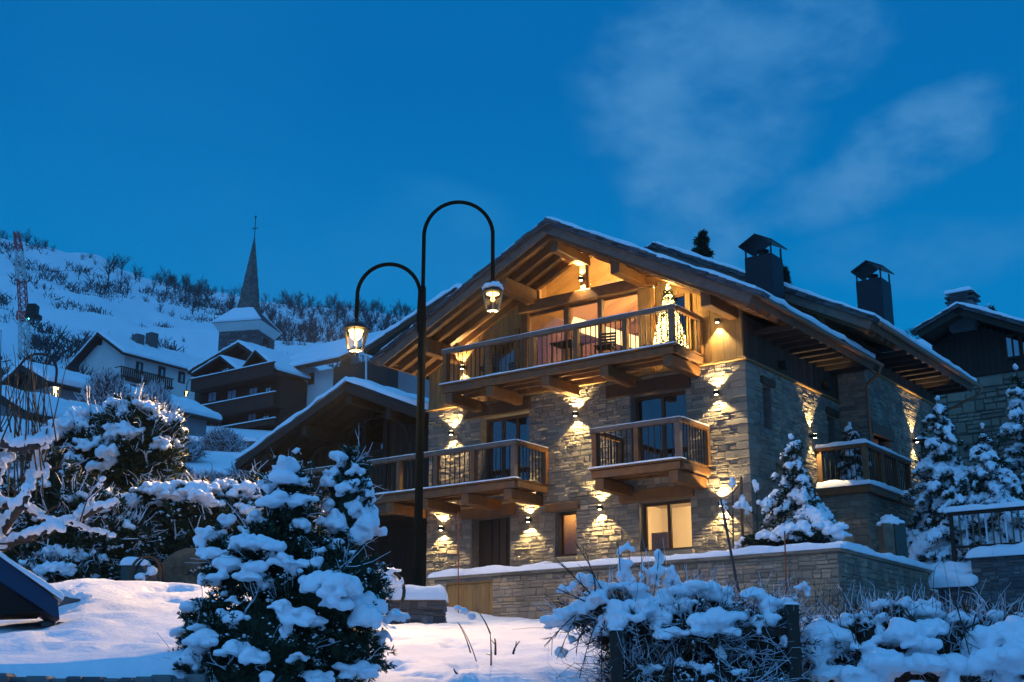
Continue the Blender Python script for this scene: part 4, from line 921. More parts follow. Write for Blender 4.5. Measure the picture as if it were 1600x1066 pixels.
z1 = loc(652, 470, sl, LY)[2]; zt = loc(655, 388, sl, LY)[2]
MB().lathe((0, 0, 0), [(.15, 0), (.15, .25), (.12, .35), (.112, 1.2), (.092, 1.3), (.086, z1 - .4), (.078, z1 - .3), (.070, z1 + .3), (.05, z1 + .35)], 14).build('pole', 'iron_green', sl, smooth=False)
xr = loc(770, 445, sl, LY); tp = loc(705, 316, sl, LY); xl = loc(557, 497, sl, LY); tl = loc(600, 413, sl, LY)
rr_ = xr[0] / 2; pts = [(0, 0, z1 + .2), (0, 0, tp[2] - rr_ * 1.05)] + [(rr_ - rr_ * math.cos(t), 0, tp[2] - rr_ * 1.05 + rr_ * 1.05 * math.sin(t)) for t in np.linspace(.1, math.pi - .12, 20)] + [(xr[0], 0, xr[2])]
MB().tube(pts, .045, 10).build('arm', 'iron_green', sl, smooth=True)
zL0 = loc(650, 500, sl, LY)[2]; cx_ = xl[0] / 2 - .03; rl = -cx_ - .06
pts = [(-.07, 0, zL0 - .3), (-.09, 0, zL0)] + [(cx_ + rl * math.cos(t) * 1.0, 0, tl[2] - rl * 1.05 + rl * 1.05 * math.sin(t)) for t in np.linspace(.12, math.pi - .1, 20)] + [(xl[0], 0, xl[2])]
MB().tube(pts, .045, 10).build('arm', 'iron_green', sl, smooth=True)
lantern(sl, (xr[0], 0, xr[2] + .04), .98); lantern(sl, (xl[0], 0, xl[2] + .0), 1.14, snow=False)
MB().ball((xl[0], 0, xl[2] - .38), .14, 2).build('glow_ball', 'glow_ball', sl)  # oversized glowing ball, added for the glow around the left lantern
MB().bbox((-.05, -.105, .5), (.05, -.09, .9), .006).build('access_door', 'iron', sl)
MB().lathe((0, 0, 1.95), [(.11, 0), (.115, .03), (.11, .06)], 14).build('collar', 'iron_green', sl)
# village lamps
p = at(87, 600, 58); v2 = thing('street_lamp', 'smaller lit street lamp with one arched arm, in front of the small barn', 'street lamp', (at(22, 640, 58).x, 58, gz(at(22, 640, 58).x, 58)))
h0 = loc(22, 600, v2, 58); h1 = loc(87, 598, v2, 58); ht = loc(60, 553, v2, 58); r0 = (h1[0]) / 2
MB().tube([(0, 0, 0), (0, 0, ht[2] - r0)] + [(r0 - r0 * math.cos(t), 0, ht[2] - r0 + r0 * math.sin(t)) for t in np.linspace(.1, math.pi, 14)] + [(h1[0], 0, h1[2])], .06, 8).build('pole', 'iron', v2, smooth=True)
lantern(v2, (h1[0], 0, h1[2]), 1.0, w=350, snow=False)
p = at(292, 600, 118); v3 = thing('street_lamp', 'tiny lit lamp on a curved bracket between the pale house and the dark balconied house', 'street lamp', tuple(p))
MB().tube([(1.0, 0, .1), (.7, 0, .45), (.2, 0, .4), (0, 0, .0), (0, 0, -.5)], .04, 6).build('bracket', 'iron', v3, smooth=True)
lantern(v3, (0, 0, -.5), 1.0, w=120, snow=False)

# ================================================================== SNOWY TREES AND BUSHES
def pad_ells(c, r, n=5):
    """one snow pad made of a few merged lumps"""
    c = np.array(c); r = np.array(r) * [1.08, 1.08, 1.28]; out = [np.concatenate([c, r * [.55, .55, .72]])]
    for k in range(n + 5):
        a = rng.uniform(0, 2 * math.pi); d = rng.uniform(.35, .9); s = rng.uniform(.2, .5)
        o = np.array([math.cos(a) * r[0] * d, math.sin(a) * r[1] * d, rng.uniform(-.8, .3) * r[2]]); out.append(np.concatenate([c + o, r * [s, s, s * 1.1]]))
    return out
def surf_y(ells, x, z):
    best = None
    for (cx, cy, cz, rx, ry, rz) in ells:
        q = 1 - ((x - cx) / rx) ** 2 - ((z - cz) / rz) ** 2
        if q > 0:
            y = cy - ry * math.sqrt(q)
            if best is None or y < best: best = y
    if best is None:
        k = min(ells, key=lambda e: ((x - e[0]) / e[3]) ** 2 + ((z - e[2]) / e[5]) ** 2); best = k[1] - k[4] * .15
    return best
def bush(name, label, cat, base, ells, pads=(), nrand=60, psz=(.06, .16), ntuft=3000, tl=.09, tw=.02, voxel=.022, m='needles', core=.80, upmin=-.1, k=5, trunk=None, group=None, flat=.4, stems=0, core_m='needles', pthick=.6, snow_m='snow', sprays=0, slen=.2, twigs=0, frost=0):
    """ells: foliage volumes in world coords; pads: (x, z, rx, rz) seen from the front or full ellipsoids"""
    t = thing(name, label, cat, base, group=group); bx = np.array(base); E = np.array(ells, float); vol = (E[:, 3] * E[:, 5]) ** .9; vol /= vol.sum()
    def surface(n, up):
        P = []; D = []
        ids = rng.choice(len(E), n * 3, p=vol); U = uvec(n * 3)
        for i, u_ in zip(ids, U):
            if u_[2] < up: continue
            e = E[i]; p_ = e[:3] + u_ * e[3:6]
            inside = (((p_ - E[:, :3]) / E[:, 3:6]) ** 2).sum(1) < .80; inside[i] = False
            if inside.any(): continue
            P.append(p_); D.append(u_)
            if len(P) >= n: break
        return np.array(P), np.array(D)
    P, D = surface(ntuft, -1); P = P + uvec(len(P)) * .05 * E[:, 3].mean() - D * rng.uniform(.08, .35, (len(P), 1)) * E[:, 3].mean() * .6
    tuft_mesh('foliage', P - bx, D + [0, 0, .25], tl, tw, t, m, k)
    if sprays:                      # little outward shoots that break the outline
        Ps, Ds = surface(sprays, -.5); Ds = Ds + [0, 0, .35] + rng.normal(0, .45, Ds.shape); Ds /= np.linalg.norm(Ds, axis=1)[:, None]
        Ln = slen * rng.uniform(.35, 1.2, (len(Ps), 1)); m_ = 16; tt = np.tile(np.linspace(0, 1, m_), len(Ps))[:, None]
        Pq = np.repeat(Ps - Ds * Ln * .35, m_, 0) + np.repeat(Ds * Ln, m_, 0) * tt + rng.normal(0, slen * .05, (len(Ps) * m_, 3)) - np.array([0, 0, 1]) * tt ** 2 * slen * .25
        tuft_mesh('foliage', Pq - bx, np.repeat(Ds, m_, 0), tl * .9, tw, t, m, 3, .8)
        sel = np.repeat(rng.random(len(Ps)) < .45, m_); Pd = Pq[sel] - bx + [0, 0, tl * .25]; dust(t, Pd, np.tile([0, 0, 1.0], (len(Pd), 1)), int(len(Pd) * .55), voxel * .9)
    if frost:                       # hoar-covered twig tips bristling through the snow
        Pf, Df = surface(frost, -.6); Df = Df + rng.normal(0, .55, Df.shape) + [0, 0, .35]; Lf = slen * rng.uniform(.25, .75, (len(Pf), 1)); Pf = np.repeat(Pf, 3, 0); Df = np.repeat(Df, 3, 0) + rng.normal(0, .45, (len(Pf), 3)); Lf = np.repeat(Lf, 3, 0)
        V_, F_ = ribbons(Pf - bx - Df * Lf * .2, Pf - bx + Df * Lf, tw * .75, tw * .3, bend=.1, seg=3); fo = arr_mesh('frosted_twigs', V_, F_, 'frost', t); fo['kind'] = 'stuff'
    if twigs:
        Pt_, Dt_ = surface(twigs, -.8); Dt_ = Dt_ + rng.normal(0, .5, Dt_.shape) + [0, 0, .2]; Lt = slen * rng.uniform(.5, 1.6, (len(Pt_), 1))
        V_, F_ = ribbons(Pt_ - bx - Dt_ * Lt * .6, Pt_ - bx + Dt_ * Lt, tw * .6, tw * .25, bend=.2, seg=6, kink=.02); arr_mesh('twigs', V_, F_, 'bark', t)
        pass
    dust(t, P - bx + D * tl * .3, D, int(ntuft * .06), voxel * 1.0)
    mb = MB()
    for e in E: mb.ball(e[:3] - bx, e[3:6] * core, 2, .35)
    mb.build('inner_foliage', core_m, t)
    L = []
    for (x, z, rx, rz) in pads: L += pad_ells((x - bx[0], surf_y(ells, x, z) - rx * .45 - bx[1], z - rz * .25 - bx[2]), (rx * 1.05, rx * .95, rz * 1.05))
    if nrand:
        P, D = surface(nrand, upmin)
        for p_, d_ in zip(P, D):
            s = rng.uniform(*psz) * (.55 + .6 * max(0, d_[2])); L += pad_ells(p_ - bx + d_ * s * .1, (s, s, s * pthick), 4)
    snow_bodies('snow_load', L, t, voxel, flat=flat, m=snow_m)['kind'] = 'stuff'
    if trunk:
        MB().tube([(0, 0, -.1), (0, 0, trunk)], [.05, .02], 6).build('trunk', 'bark', t)
    return t
def px(u, v, Y, w, h): P = at(u, v, Y); s = Y / FPX; return (P.x, P.z, w * s, h * s)
def pe(u, v, Y, w, h, d=None): P = at(u, v, Y); s = Y / FPX; return (P.x, P.y, P.z, w * s, (d or w * .85) * s, h * s)
# --- the big snow-laden shrub, front left
Y1 = 9.0
E1 = [pe(425, 1000, Y1, 122, 88), pe(425, 885, Y1, 76, 70), pe(450, 792, Y1, 36, 72), pe(545, 795, Y1 + .12, 31, 92), pe(492, 885, Y1 + .05, 60, 45), pe(515, 930, Y1 - .1, 82, 70), pe(345, 880, Y1, 26, 50), pe(525, 1020, Y1, 70, 60), pe(340, 985, Y1, 48, 35), pe(400, 1060, Y1, 130, 60), pe(570, 950, Y1, 28, 22)]
PD1 = [(456, 732, 30, 20), (533, 713, 20, 12), (520, 736, 21, 15), (554, 729, 16, 12), (571, 757, 16, 19), (543, 757, 18, 12), (575, 805, 25, 30), (560, 790, 16, 14), (522, 807, 19, 20), (508, 785, 15, 13), (442, 782, 24, 14), (421, 751, 12, 12), (472, 786, 24, 11), (402, 812, 20, 15), (362, 812, 16, 10), (335, 832, 21, 14), (314, 848, 10, 12), (474, 820, 14, 11), (524, 848, 12, 13), (392, 847, 22, 14), (419, 856, 28, 11), (347, 868, 25, 13), (373, 888, 30, 17), (411, 896, 28, 14), (453, 881, 24, 14), (484, 889, 24, 13), (514, 915, 32, 18), (552, 925, 38, 24), (584, 948, 26, 28), (488, 965, 30, 13), (453, 953, 18, 12), (465, 988, 10, 13), (326, 904, 19, 9), (427, 917, 10, 9), (377, 942, 12, 8), (392, 967, 15, 12), (320, 946, 22, 13), (290, 984, 18, 10), (326, 984, 16, 10), (343, 999, 28, 15), (316, 1026, 22, 17), (291, 1037, 14, 9), (389, 1014, 24, 12), (415, 1026, 22, 16), (364, 961, 10, 8), (484, 1030, 16, 8), (621, 965, 20, 9), (602, 991, 13, 13), (568, 1045, 30, 12), (507, 1056, 20, 8), (465, 704, 9, 6), (536, 692, 4, 4), (440, 1058, 12, 8)]
b1 = at(440, 1075, Y1)
t1 = bush('snowy_shrub', 'large two-topped evergreen shrub loaded with thick snow, in the foreground left of the street lamp', 'shrub', (b1.x, Y1, gz(b1.x, Y1) - .05), E1, [px(u, v, Y1, w, h) for u, v, w, h in PD1], nrand=80, psz=(.02, .055), frost=180, ntuft=5000, tl=.05, tw=.010, voxel=.012, core=.78, k=5, sprays=420, slen=.15)
# --- hedge mass and trees, left middle ground
def PX(L, Y): return [px(u, v, Y, w, h) for u, v, w, h in L]
Y2 = 24.5
E2 = [pe(215, 715, Y2, 62, 85), pe(150, 715, Y2, 55, 60), pe(255, 690, Y2, 26, 45), pe(195, 660, Y2, 30, 35)]
bush('snowy_shrub', 'tall rounded evergreen with big snow cushions, left, in front of the pale house', 'shrub', tuple(at(190, 925, Y2)), E2, PX([(181, 632, 20, 12), (236, 640, 24, 9), (257, 662, 15, 13), (209, 678, 18, 12), (186, 678, 15, 12), (192, 718, 21, 15), (125, 725, 18, 14), (230, 684, 9, 10), (111, 668, 32, 20), (142, 660, 16, 14), (263, 698, 15, 9), (149, 701, 18, 10), (169, 735, 16, 10), (172, 693, 14, 8), (128, 650, 22, 15)], Y2), nrand=110, psz=(.06, .18), frost=260, sprays=200, slen=.32, ntuft=4000, tl=.13, tw=.04, voxel=.035)
Y3 = 23.0
E3 = [pe(330, 820, Y3, 95, 62), pe(245, 815, Y3, 60, 60), pe(400, 790, Y3, 50, 50), pe(300, 870, Y3, 120, 50), pe(440, 850, Y3 + 1, 80, 80)]
bush('snowy_hedge', 'long dark clipped hedge with a thick snow top, behind the round bale', 'hedge', tuple(at(310, 930, Y3)), E3, PX([(253, 768, 36, 12), (216, 784, 22, 12), (287, 764, 35, 11), (324, 769, 32, 13), (360, 762, 26, 14), (395, 768, 26, 13), (223, 816, 10, 13), (405, 800, 20, 10), (340, 790, 24, 10), (275, 785, 24, 9)], Y3), nrand=90, psz=(.04, .12), frost=260, sprays=200, slen=.28, twigs=40, ntuft=4000, tl=.11, tw=.035, voxel=.03, upmin=.2)
Y4 = 21.8
E4 = [pe(120, 830, Y4, 70, 75), pe(60, 800, Y4, 60, 90), pe(175, 860, Y4, 50, 60), pe(110, 900, Y4, 90, 40), pe(20, 760, Y4 + 1.5, 50, 60)]
bush('snowy_shrub', 'broad dark shrub dusted with small snow lumps, far left below the bare branches', 'shrub', tuple(at(110, 930, Y4)), E4, PX([(72, 884, 14, 8), (100, 865, 16, 9), (137, 868, 18, 9), (120, 893, 30, 9), (152, 799, 15, 8), (160, 870, 12, 7)], Y4), nrand=230, frost=500, sprays=300, slen=.28, twigs=60, psz=(.05, .14), ntuft=6000, tl=.14, tw=.03, voxel=.028, upmin=-.3)

def conifer(label, base, H, Rd, seed, levels=11, per=8, voxel=.028, snowf=1.0, tl=.13, group=None, droop=.55, tiers=1.0, name='snowy_conifer', leafm='needles', lumps=1.0):
    global rng
    keep = rng; rng = np.random.default_rng(seed)
    t = thing(name, label, 'conifer', base, group=group); P = []; D = []; S = []; br = MB()
    MB().tube([(0, 0, -.3), (0, 0, H * .5), (0, 0, H * .98)], [.035 * H * .5 + .02, .02 * H * .5 + .01, .008], 7).build('trunk', 'bark', t)
    for l in range(levels):
        f = l / (levels - .5); z0 = H * (.06 + .90 * f); n = max(3, int(per * (1 - f * .5)))
        for k in range(n):
            a = 2 * math.pi * (k + rng.uniform(-.45, .45) + l * .37) / n; Lb = Rd * (1 - f) ** .8 * rng.uniform(.55, 1.25) * (1 + .18 * math.sin(a * 2 + seed)) + .05; dr = droop * rng.uniform(.5, 1.7); z0 = H * (.05 + .90 * f) + rng.uniform(-.5, .5) * H / levels
            pts = []; ns = max(3, int(Lb / .12))
            for q in range(ns + 1):
                s = q / ns; pts.append(np.array([math.cos(a) * Lb * s, math.sin(a) * Lb * s, z0 + Lb * (.25 * s - dr * s * s)]))
            br.tube(pts, [.012 * (1 - q / (ns + 1)) + .004 for q in range(ns + 1)], 4)
            for q in range(1, ns + 1):
                s = q / ns; p_ = pts[q]; w = Lb * .32 * (1 - abs(s - .55)) + .03
                for _ in range(9):
                    off = np.array([-math.sin(a), math.cos(a), 0]) * rng.uniform(-w, w); pp = p_ + off + [0, 0, -abs(rng.normal(0, .05))]
                    P.append(pp); D.append(np.array([math.cos(a), math.sin(a), -.25]) + off * 1.5)
                if rng.random() < .80 * snowf:
                    r0 = (.055 + .13 * w / .4) * rng.uniform(.6, 1.35) * lumps
                    S.append([*(p_ + [0, 0, .02]), r0 * 1.1, r0 * 1.1, r0 * .8]); e_ = p_ + np.array([math.cos(a), math.sin(a), 0]) * r0 * .9; S.append([*(e_ - [0, 0, r0 * .5]), r0 * .6, r0 * .6, r0 * .7])
                    for _ in range(2):
                        off = np.array([-math.sin(a), math.cos(a), 0]) * rng.uniform(-w, w) * .9; r1 = r0 * rng.uniform(.4, .8)
                        S.append([*(p_ + off + [0, 0, .0 - abs(off).sum() * .15]), r1, r1, r1 * .65])
    S.append([0, 0, H * .99, .05 * lumps, .05 * lumps, .09 * lumps])
    br.build('branch', 'bark', t)
    P = np.array(P); D = np.array(D); D /= np.linalg.norm(D, axis=1)[:, None]
    tuft_mesh('foliage', P, D, tl, tl * .2, t, leafm, 5, .6)
    if snowf > .3: dust(t, P + [0, 0, tl * .2], D, int(len(P) * .22), voxel * 1.2)
    snow_bodies('snow_load', S, t, voxel, flat=.45, jit=.6)['kind'] = 'stuff'
    rng = keep; return t
def cbase(a, b, z): p = wl(a, b, z); return (p.x, p.y, p.z)
conifer('snowy conifer with drooping branches on the terrace at the corner of the lit chalet', cbase(-1.5, -.9, -.85), 3.15, 1.28, 3, levels=11, per=10, lumps=.95, droop=.85, snowf=.9)
conifer('small snowy fir poking up behind the raised deck railing', cbase(-.55, 5.3, 1.8), 1.95, .6, 5, levels=8, per=7, voxel=.022)
conifer('tall snowy conifer right of the raised deck, behind the black railing', cbase(-3.05, 5.2, -.2), 4.35, 1.35, 8, levels=14, per=9, lumps=1.15, droop=.8, snowf=.7)
conifer('slim dark fir with round snow lumps in front of the right stone house', cbase(-4.6, 7.2, -.1), 5.3, 1.0, 9, levels=13, per=7, snowf=.5, lumps=1.3)
conifer('broad snow-bent conifer behind the middle of the black railing', cbase(-4.2, 4.9, -.2), 3.4, 1.4, 10, levels=11, per=9, lumps=1.2, droop=.8, snowf=.6)
conifer('dim snowy conifer cut by the right edge of the photo', cbase(-6.3, 6.0, -.2), 3.7, 1.5, 12, levels=11, per=9, lumps=1.1, snowf=.5)
conifer('low snowy bush-like conifer just behind the left post of the railing', cbase(-3.6, 4.3, -.3), 2.2, .9, 14, levels=8, per=8, lumps=1.0)
# far firs beyond the roofs
for (u, v0, v1, Y, lab, sd) in ((1101, 357, 420, 62, 'dark fir tip showing above the front roof, left of the chimney', 21), (1227, 412, 440, 66, 'dark fir tip showing right of the first chimney', 22), (1553, 478, 500, 70, 'small fir behind the roof of the right stone house', 23)):
    b_ = at(u, v1 + 60, Y); H = at(u, v0, Y).z - b_.z; conifer(lab, tuple(b_), H, H * .15, sd, levels=14, per=7, voxel=.08, snowf=.08, tl=.3, name='fir_tree')
E_ = [pe(1262, 838, 28.5, 50, 14), pe(1200, 845, 28.8, 40, 10)]
bush('snow_heap', 'low heap of snowy groundcover at the foot of the terrace conifer', 'shrub', tuple(at(1240, 850, 28.5)), E_, PX([(1250, 825, 22, 12), (1285, 828, 22, 12), (1225, 832, 20, 9), (1305, 838, 18, 8), (1195, 838, 16, 7)], 28.5), nrand=25, psz=(.06, .14), ntuft=600, tl=.12, tw=.03, voxel=.03)

# --- thicket front right
Y7 = 10.2
E7 = [pe(990, 985, Y7, 60, 50), pe(1090, 990, Y7, 80, 55), pe(1190, 1000, Y7, 60, 50), pe(950, 960, Y7, 40, 30), pe(1100, 1070, Y7 + .2, 150, 50), pe(1010, 1050, Y7, 60, 40), pe(905, 965, Y7, 28, 16)]
PD7 = [(911, 905, 16, 12), (881, 919, 14, 8), (932, 911, 12, 8), (975, 918, 28, 11), (1000, 900, 8, 11), (932, 937, 30, 19), (872, 970, 28, 12), (895, 955, 24, 12), (950, 965, 26, 20), (982, 950, 24, 17), (1010, 942, 22, 18), (1035, 932, 24, 14), (1077, 920, 34, 12), (1110, 920, 18, 15), (1065, 945, 22, 10), (1107, 970, 38, 18), (1025, 967, 16, 18), (1137, 930, 16, 16), (1177, 927, 24, 11), (1202, 945, 28, 13), (1190, 972, 20, 16), (1162, 960, 14, 10), (1047, 990, 24, 8), (897, 997, 12, 7), (877, 1015, 7, 7), (1000, 1045, 12, 7), (1055, 1035, 12, 6), (1090, 1045, 14, 8), (1117, 1020, 8, 9), (1162, 1020, 10, 7), (1025, 1060, 8, 5), (1215, 1000, 12, 10), (1140, 1050, 12, 6)]
b7 = at(1060, 1085, Y7)
t7 = bush('snowy_thicket', 'tangled low thicket buried in snow in the foreground, below the retaining wall', 'thicket', (b7.x, Y7, gz(b7.x, Y7) - .1), E7, PX(PD7, Y7), nrand=90, psz=(.02, .06), frost=900, sprays=220, slen=.2, twigs=380, ntuft=3000, tl=.06, tw=.010, voxel=.015, m='dry_leaf', core=.86, k=4, core_m='wood_dark')
t8y = 10.6
E8 = [pe(1390, 1020, t8y, 90, 55), pe(1290, 1030, t8y, 60, 50), pe(1480, 1040, t8y, 80, 70), pe(1560, 1030, t8y, 90, 70), pe(1400, 960, t8y, 34, 18), pe(1330, 990, t8y, 40, 30)]
PD8 = [(1375, 940, 12, 10), (1412, 943, 22, 12), (1454, 945, 13, 13), (1370, 967, 20, 11), (1385, 992, 52, 24), (1268, 985, 32, 24), (1300, 998, 36, 19), (1320, 967, 10, 8), (1407, 1018, 28, 19), (1350, 1042, 72, 25), (1450, 1042, 44, 26), (1487, 970, 26, 14), (1495, 1020, 24, 30), (1550, 998, 58, 35), (1540, 962, 14, 12), (1575, 1038, 42, 26), (1512, 960, 16, 9), (1250, 920, 13, 12), (1432, 960, 26, 14), (1595, 985, 24, 22), (1260, 1020, 26, 16)]
b8 = at(1430, 1090, t8y)
bush('snow_buried_brambles', 'brambles under a heavy rounded blanket of snow, bottom right corner', 'brambles', (b8.x, t8y, gz(b8.x, t8y) - .1), E8, PX(PD8, t8y), nrand=60, psz=(.03, .08), frost=600, sprays=120, slen=.2, twigs=260, ntuft=1500, tl=.08, tw=.012, voxel=.018, m='dry_leaf', core=.9, k=3, core_m='wood_dark', upmin=-.2)
# thin stems growing out of both
def stems(name, label, cat, Y, L, m='twig', rad=.004, blobs=(), group=None, curve=.06, side=3, parent=None):
    u, v, _, _ = L[0]; b_ = at(u, v, Y); t = parent or thing(name, label, cat, tuple(b_), group=group); o = np.array(t.location)
    for (u0, v0, u1, v1) in L:
        mb = MB()
        p, q = np.array(at(u0, v0, Y)) - o, np.array(at(u1, v1, Y + rng.uniform(-.15, .15))) - o; n = 6; off = rng.normal(0, curve, 3) * np.linalg.norm(q - p)
        pts = [p + (q - p) * s + off * math.sin(math.pi * s) for s in np.linspace(0, 1, n)]; mb.tube(pts, [rad * (1.2 - .8 * k / n) for k in range(n)], 4)
        for _ in range(side):
            k = rng.integers(1, n - 1); d = (q - p) * .18 + rng.normal(0, .16, 3) * np.linalg.norm(q - p) * .6; mb.tube([pts[k], pts[k] + d * .6, pts[k] + d], [rad * .6, rad * .5, rad * .3], 3)
        mb.build('stem', m, t)
    if blobs: snow_bodies('snow_load', sum([pad_ells(np.array(at(u_, v_, Y)) - o, (w * Y / FPX, w * Y / FPX, h * Y / FPX), 3) for u_, v_, w, h in blobs], []), t, .011, flat=.9, jit=.6)
    return t
stems('dry_stalks', 'upright dry stalks carrying snow tufts above the left part of the thicket', 'stalks', Y7, [(975, 930, 966, 850), (985, 935, 983, 845), (978, 930, 980, 870), (1000, 935, 1003, 860), (1020, 940, 1030, 860), (1026, 940, 1040, 872), (1050, 945, 1052, 880), (1012, 940, 1008, 900), (1040, 940, 1060, 890)], curve=.015, blobs=[(982, 853, 8, 11), (969, 859, 6, 8), (976, 887, 12, 15), (1003, 882, 5, 10), (1028, 868, 8, 10), (1025, 889, 13, 11), (1050, 896, 9, 15), (1022, 905, 10, 10), (1042, 915, 8, 12), (985, 905, 8, 12)])
stems('dry_stalks', 'dark dead stalks in front of the lit end of the retaining wall', 'stalks', 12.5, [(1230 + i * 11, 985, 1226 + i * 12 + rng.uniform(-8, 8), 880 + rng.uniform(0, 60)) for i in range(10)], side=7, curve=.03)
stems('bramble_cane', 'arching bramble canes with dead leaves hanging over the right snow heap', 'brambles', 10.2, [(1415, 950, 1490, 1060), (1410, 955, 1470, 1030), (1425, 965, 1500, 1055), (1405, 970, 1440, 1010), (1420, 975, 1480, 1066), (1490, 930, 1525, 1066), (1525, 960, 1530, 1060), (1325, 1066, 1330, 985)], m='bark', rad=.006, side=9)
stems('bramble_cane', 'loose thin twigs fanning out at the left end of the thicket', 'brambles', 10.0, [(900, 960, 850, 1010), (900, 965, 870, 1030), (930, 975, 905, 1060), (940, 975, 940, 1066), (920, 970, 900, 1020), (915, 940, 870, 920), (925, 930, 865, 870), (930, 925, 900, 850), (940, 920, 915, 860)], m='bark', rad=.005, side=7)
Pt = np.array([tuple(at(rng.uniform(1400, 1530), rng.uniform(950, 1060), 10.1)) for _ in range(60)])
# foreground plants left of the thicket
stems('dead_flower_stalk', 'thin curved stalk with a drooping dark seed head, centre foreground', 'stalks', 11.5, [(752, 1060, 718, 975), (735, 1020, 715, 972)], m='bark', rad=.006, side=0, curve=.05)
stems('dead_flower_stalk', 'dark stalk bending over with a snowy seed head, just right of centre', 'stalks', 11.0, [(767, 1046, 766, 990), (766, 990, 745, 952)], m='bark', rad=.007, side=1, curve=.04, blobs=[(725, 955, 9, 4), (737, 962, 7, 4), (715, 949, 5, 3)])
stems('dead_flower_stalk', 'short dark weed poking out of the lit snow between the lamp and the thicket', 'stalks', 10.5, [(774, 1023, 773, 998), (802, 1022, 812, 1002), (718, 1056, 709, 1045)], m='bark', rad=.008, side=2)

# --- wooden fence posts in the thicket
for (u, vt, lab) in ((1236, 945, 'dark square fence post standing in the snowy thicket'), (962, 985, 'dark fence post half hidden in the left end of the thicket')):
    Y = 9.9; t_ = at(u, vt, Y); zb = gz(t_.x, Y) - .3; fpz = thing('fence_post', lab, 'fence post', (t_.x, Y, zb), group='posts of the garden fence')
    MB().bbox((-.045, -.045, 0), (.045, .045, t_.z - zb), .012).build('post', 'wood_dark', fpz); snow_slab('snow_cap', fpz, (-.05, -.05, t_.z - zb), (.05, -.05, t_.z - zb), (.05, .05, t_.z - zb), (-.05, .05, t_.z - zb), .02, 3, 3, edge=.03)
for (v, lab) in ((1052, 'lower dark fence rail running between the two posts'), (988, 'upper fence rail right of the thicket post')):
    A_, B_ = (at(962 if v > 1000 else 1165, v, 9.95), at(1236, v - 2, 9.95)); fr = thing('fence_rail', lab, 'fence rail', tuple(A_)); MB().beam((0, 0, 0), tuple(B_ - A_), .05, .07).build('rail', 'wood_dark', fr)
bb = at(1297, 981, 11.2); o = MB().bbox((-.1, -.15, -.02), (.1, .15, .02)).build('blue_board', 'blue_board', None); o.location = bb; tag(o, 'small dark blue board lying in the snow right of the thicket', 'board')

# --- stakes on the terrace
def stake(label, u0, v0, u1, v1, b, m='twig', r=.02):
    a0, z0 = fp(u0, v0, b); a1, z1_ = fp(u1, v1, b); p, q = wl(a0, b, z0), wl(a1, b, z1_); t = thing('garden_stake', label, 'stake', tuple(q)); MB().tube([(0, 0, 0), tuple((p - q) * .5), tuple(p - q)], [r, r * .95, r * .8], 6).build('pole', m, t); return t
stake('brown wooden stake left of the terrace conifer', 1158, 745, 1161, 862, -2.0, 'wood', .035)
stake('tall thin red marker pole in front of the wooden hatch', 716, 800, 716, 980, -2.9, 'twig_red', .016)
stake('thin red marker pole at the right end of the retaining wall', 1226, 830, 1229, 945, -3.0, 'twig_red', .018)
stake('long grey stake leaning left against the retaining wall', 1126, 780, 1156, 935, -3.2, 'bark_far', .03)
for i, (u, v, h, lb_) in enumerate(((1140, 850, 130, 'snow-dusted bare sapling between the corner lamp and the stake'), (1178, 850, 125, 'bare sapling with snow knots beside the brown stake'))):
    stems('bare_sapling', lb_, 'sapling', 28.9, [(u + 6, 858, u + 4, v - h + 30), (u + 5, v - 60, u + 22, v - h + 60), (u + 5, v - 40, u - 12, v - h + 65)], m='bark', rad=.022, side=4, curve=.0, blobs=[(u + 3, v - h + 32, 5, 8), (u + 20, v - h + 62, 7, 10), (u - 10, v - h + 68, 6, 8), (u + 14, v - 62, 9, 6)])
# bin beside the pier
bn = thing('litter_bin', 'green-sided litter bin with a heap of snow on its lid beside the stone pier', 'bin', cbase(-2.45, 2.6, -.55))
MB().box((-.28, -.25, 0), (-.02, .22, 1.1)).build('bin_body', 'straw', bn); MB().box((0, -.25, 0), (.27, .22, 1.1)).build('bin_body', 'bin_green', bn); snow_bodies('snow_cap', [(0, 0, 1.11, .34, .30, .17), (-.05, 0, 1.2, .2, .2, .14)], bn, .025)

# ================================================================== LEFT FOREGROUND
# small stone pillar wall with snow in front of the street lamp
pw = at(648, 975, 26.2); bw = thing('low_stone_wall', 'short block of dark stone wall with a thick snow cap at the foot of the street lamp', 'stone wall', (pw.x, 26.4, pw.z - .25)); ORG[bw.name] = (0, 0, 0)
ww = 87 / FPX * 26.2; hh_ = at(648, 936, 26.2).z - pw.z + .25
MB().box((-ww / 2, .0, 0), (ww / 2, .6, hh_)).build('wall_body', 'mortar', bw); stones(bw, (0, 0), 0, -ww / 2, ww / 2, 0, hh_, [], nbig=60, m='stone_dark', wl_=(.15, .4), ch=(.12, .22))
stones(bw, (ww / 2, 0), 90, 0, .6, 0, hh_, [], nbig=10, m='stone_dark', rest='side_stone_courses')
snow_slab('snow_cap', bw, (-ww / 2 - .06, -.08, hh_), (ww / 2 + .06, -.08, hh_), (ww / 2 + .06, .66, hh_), (-ww / 2 - .06, .66, hh_), .27, 16, 9, edge=.16, amp=.3, seed=51)
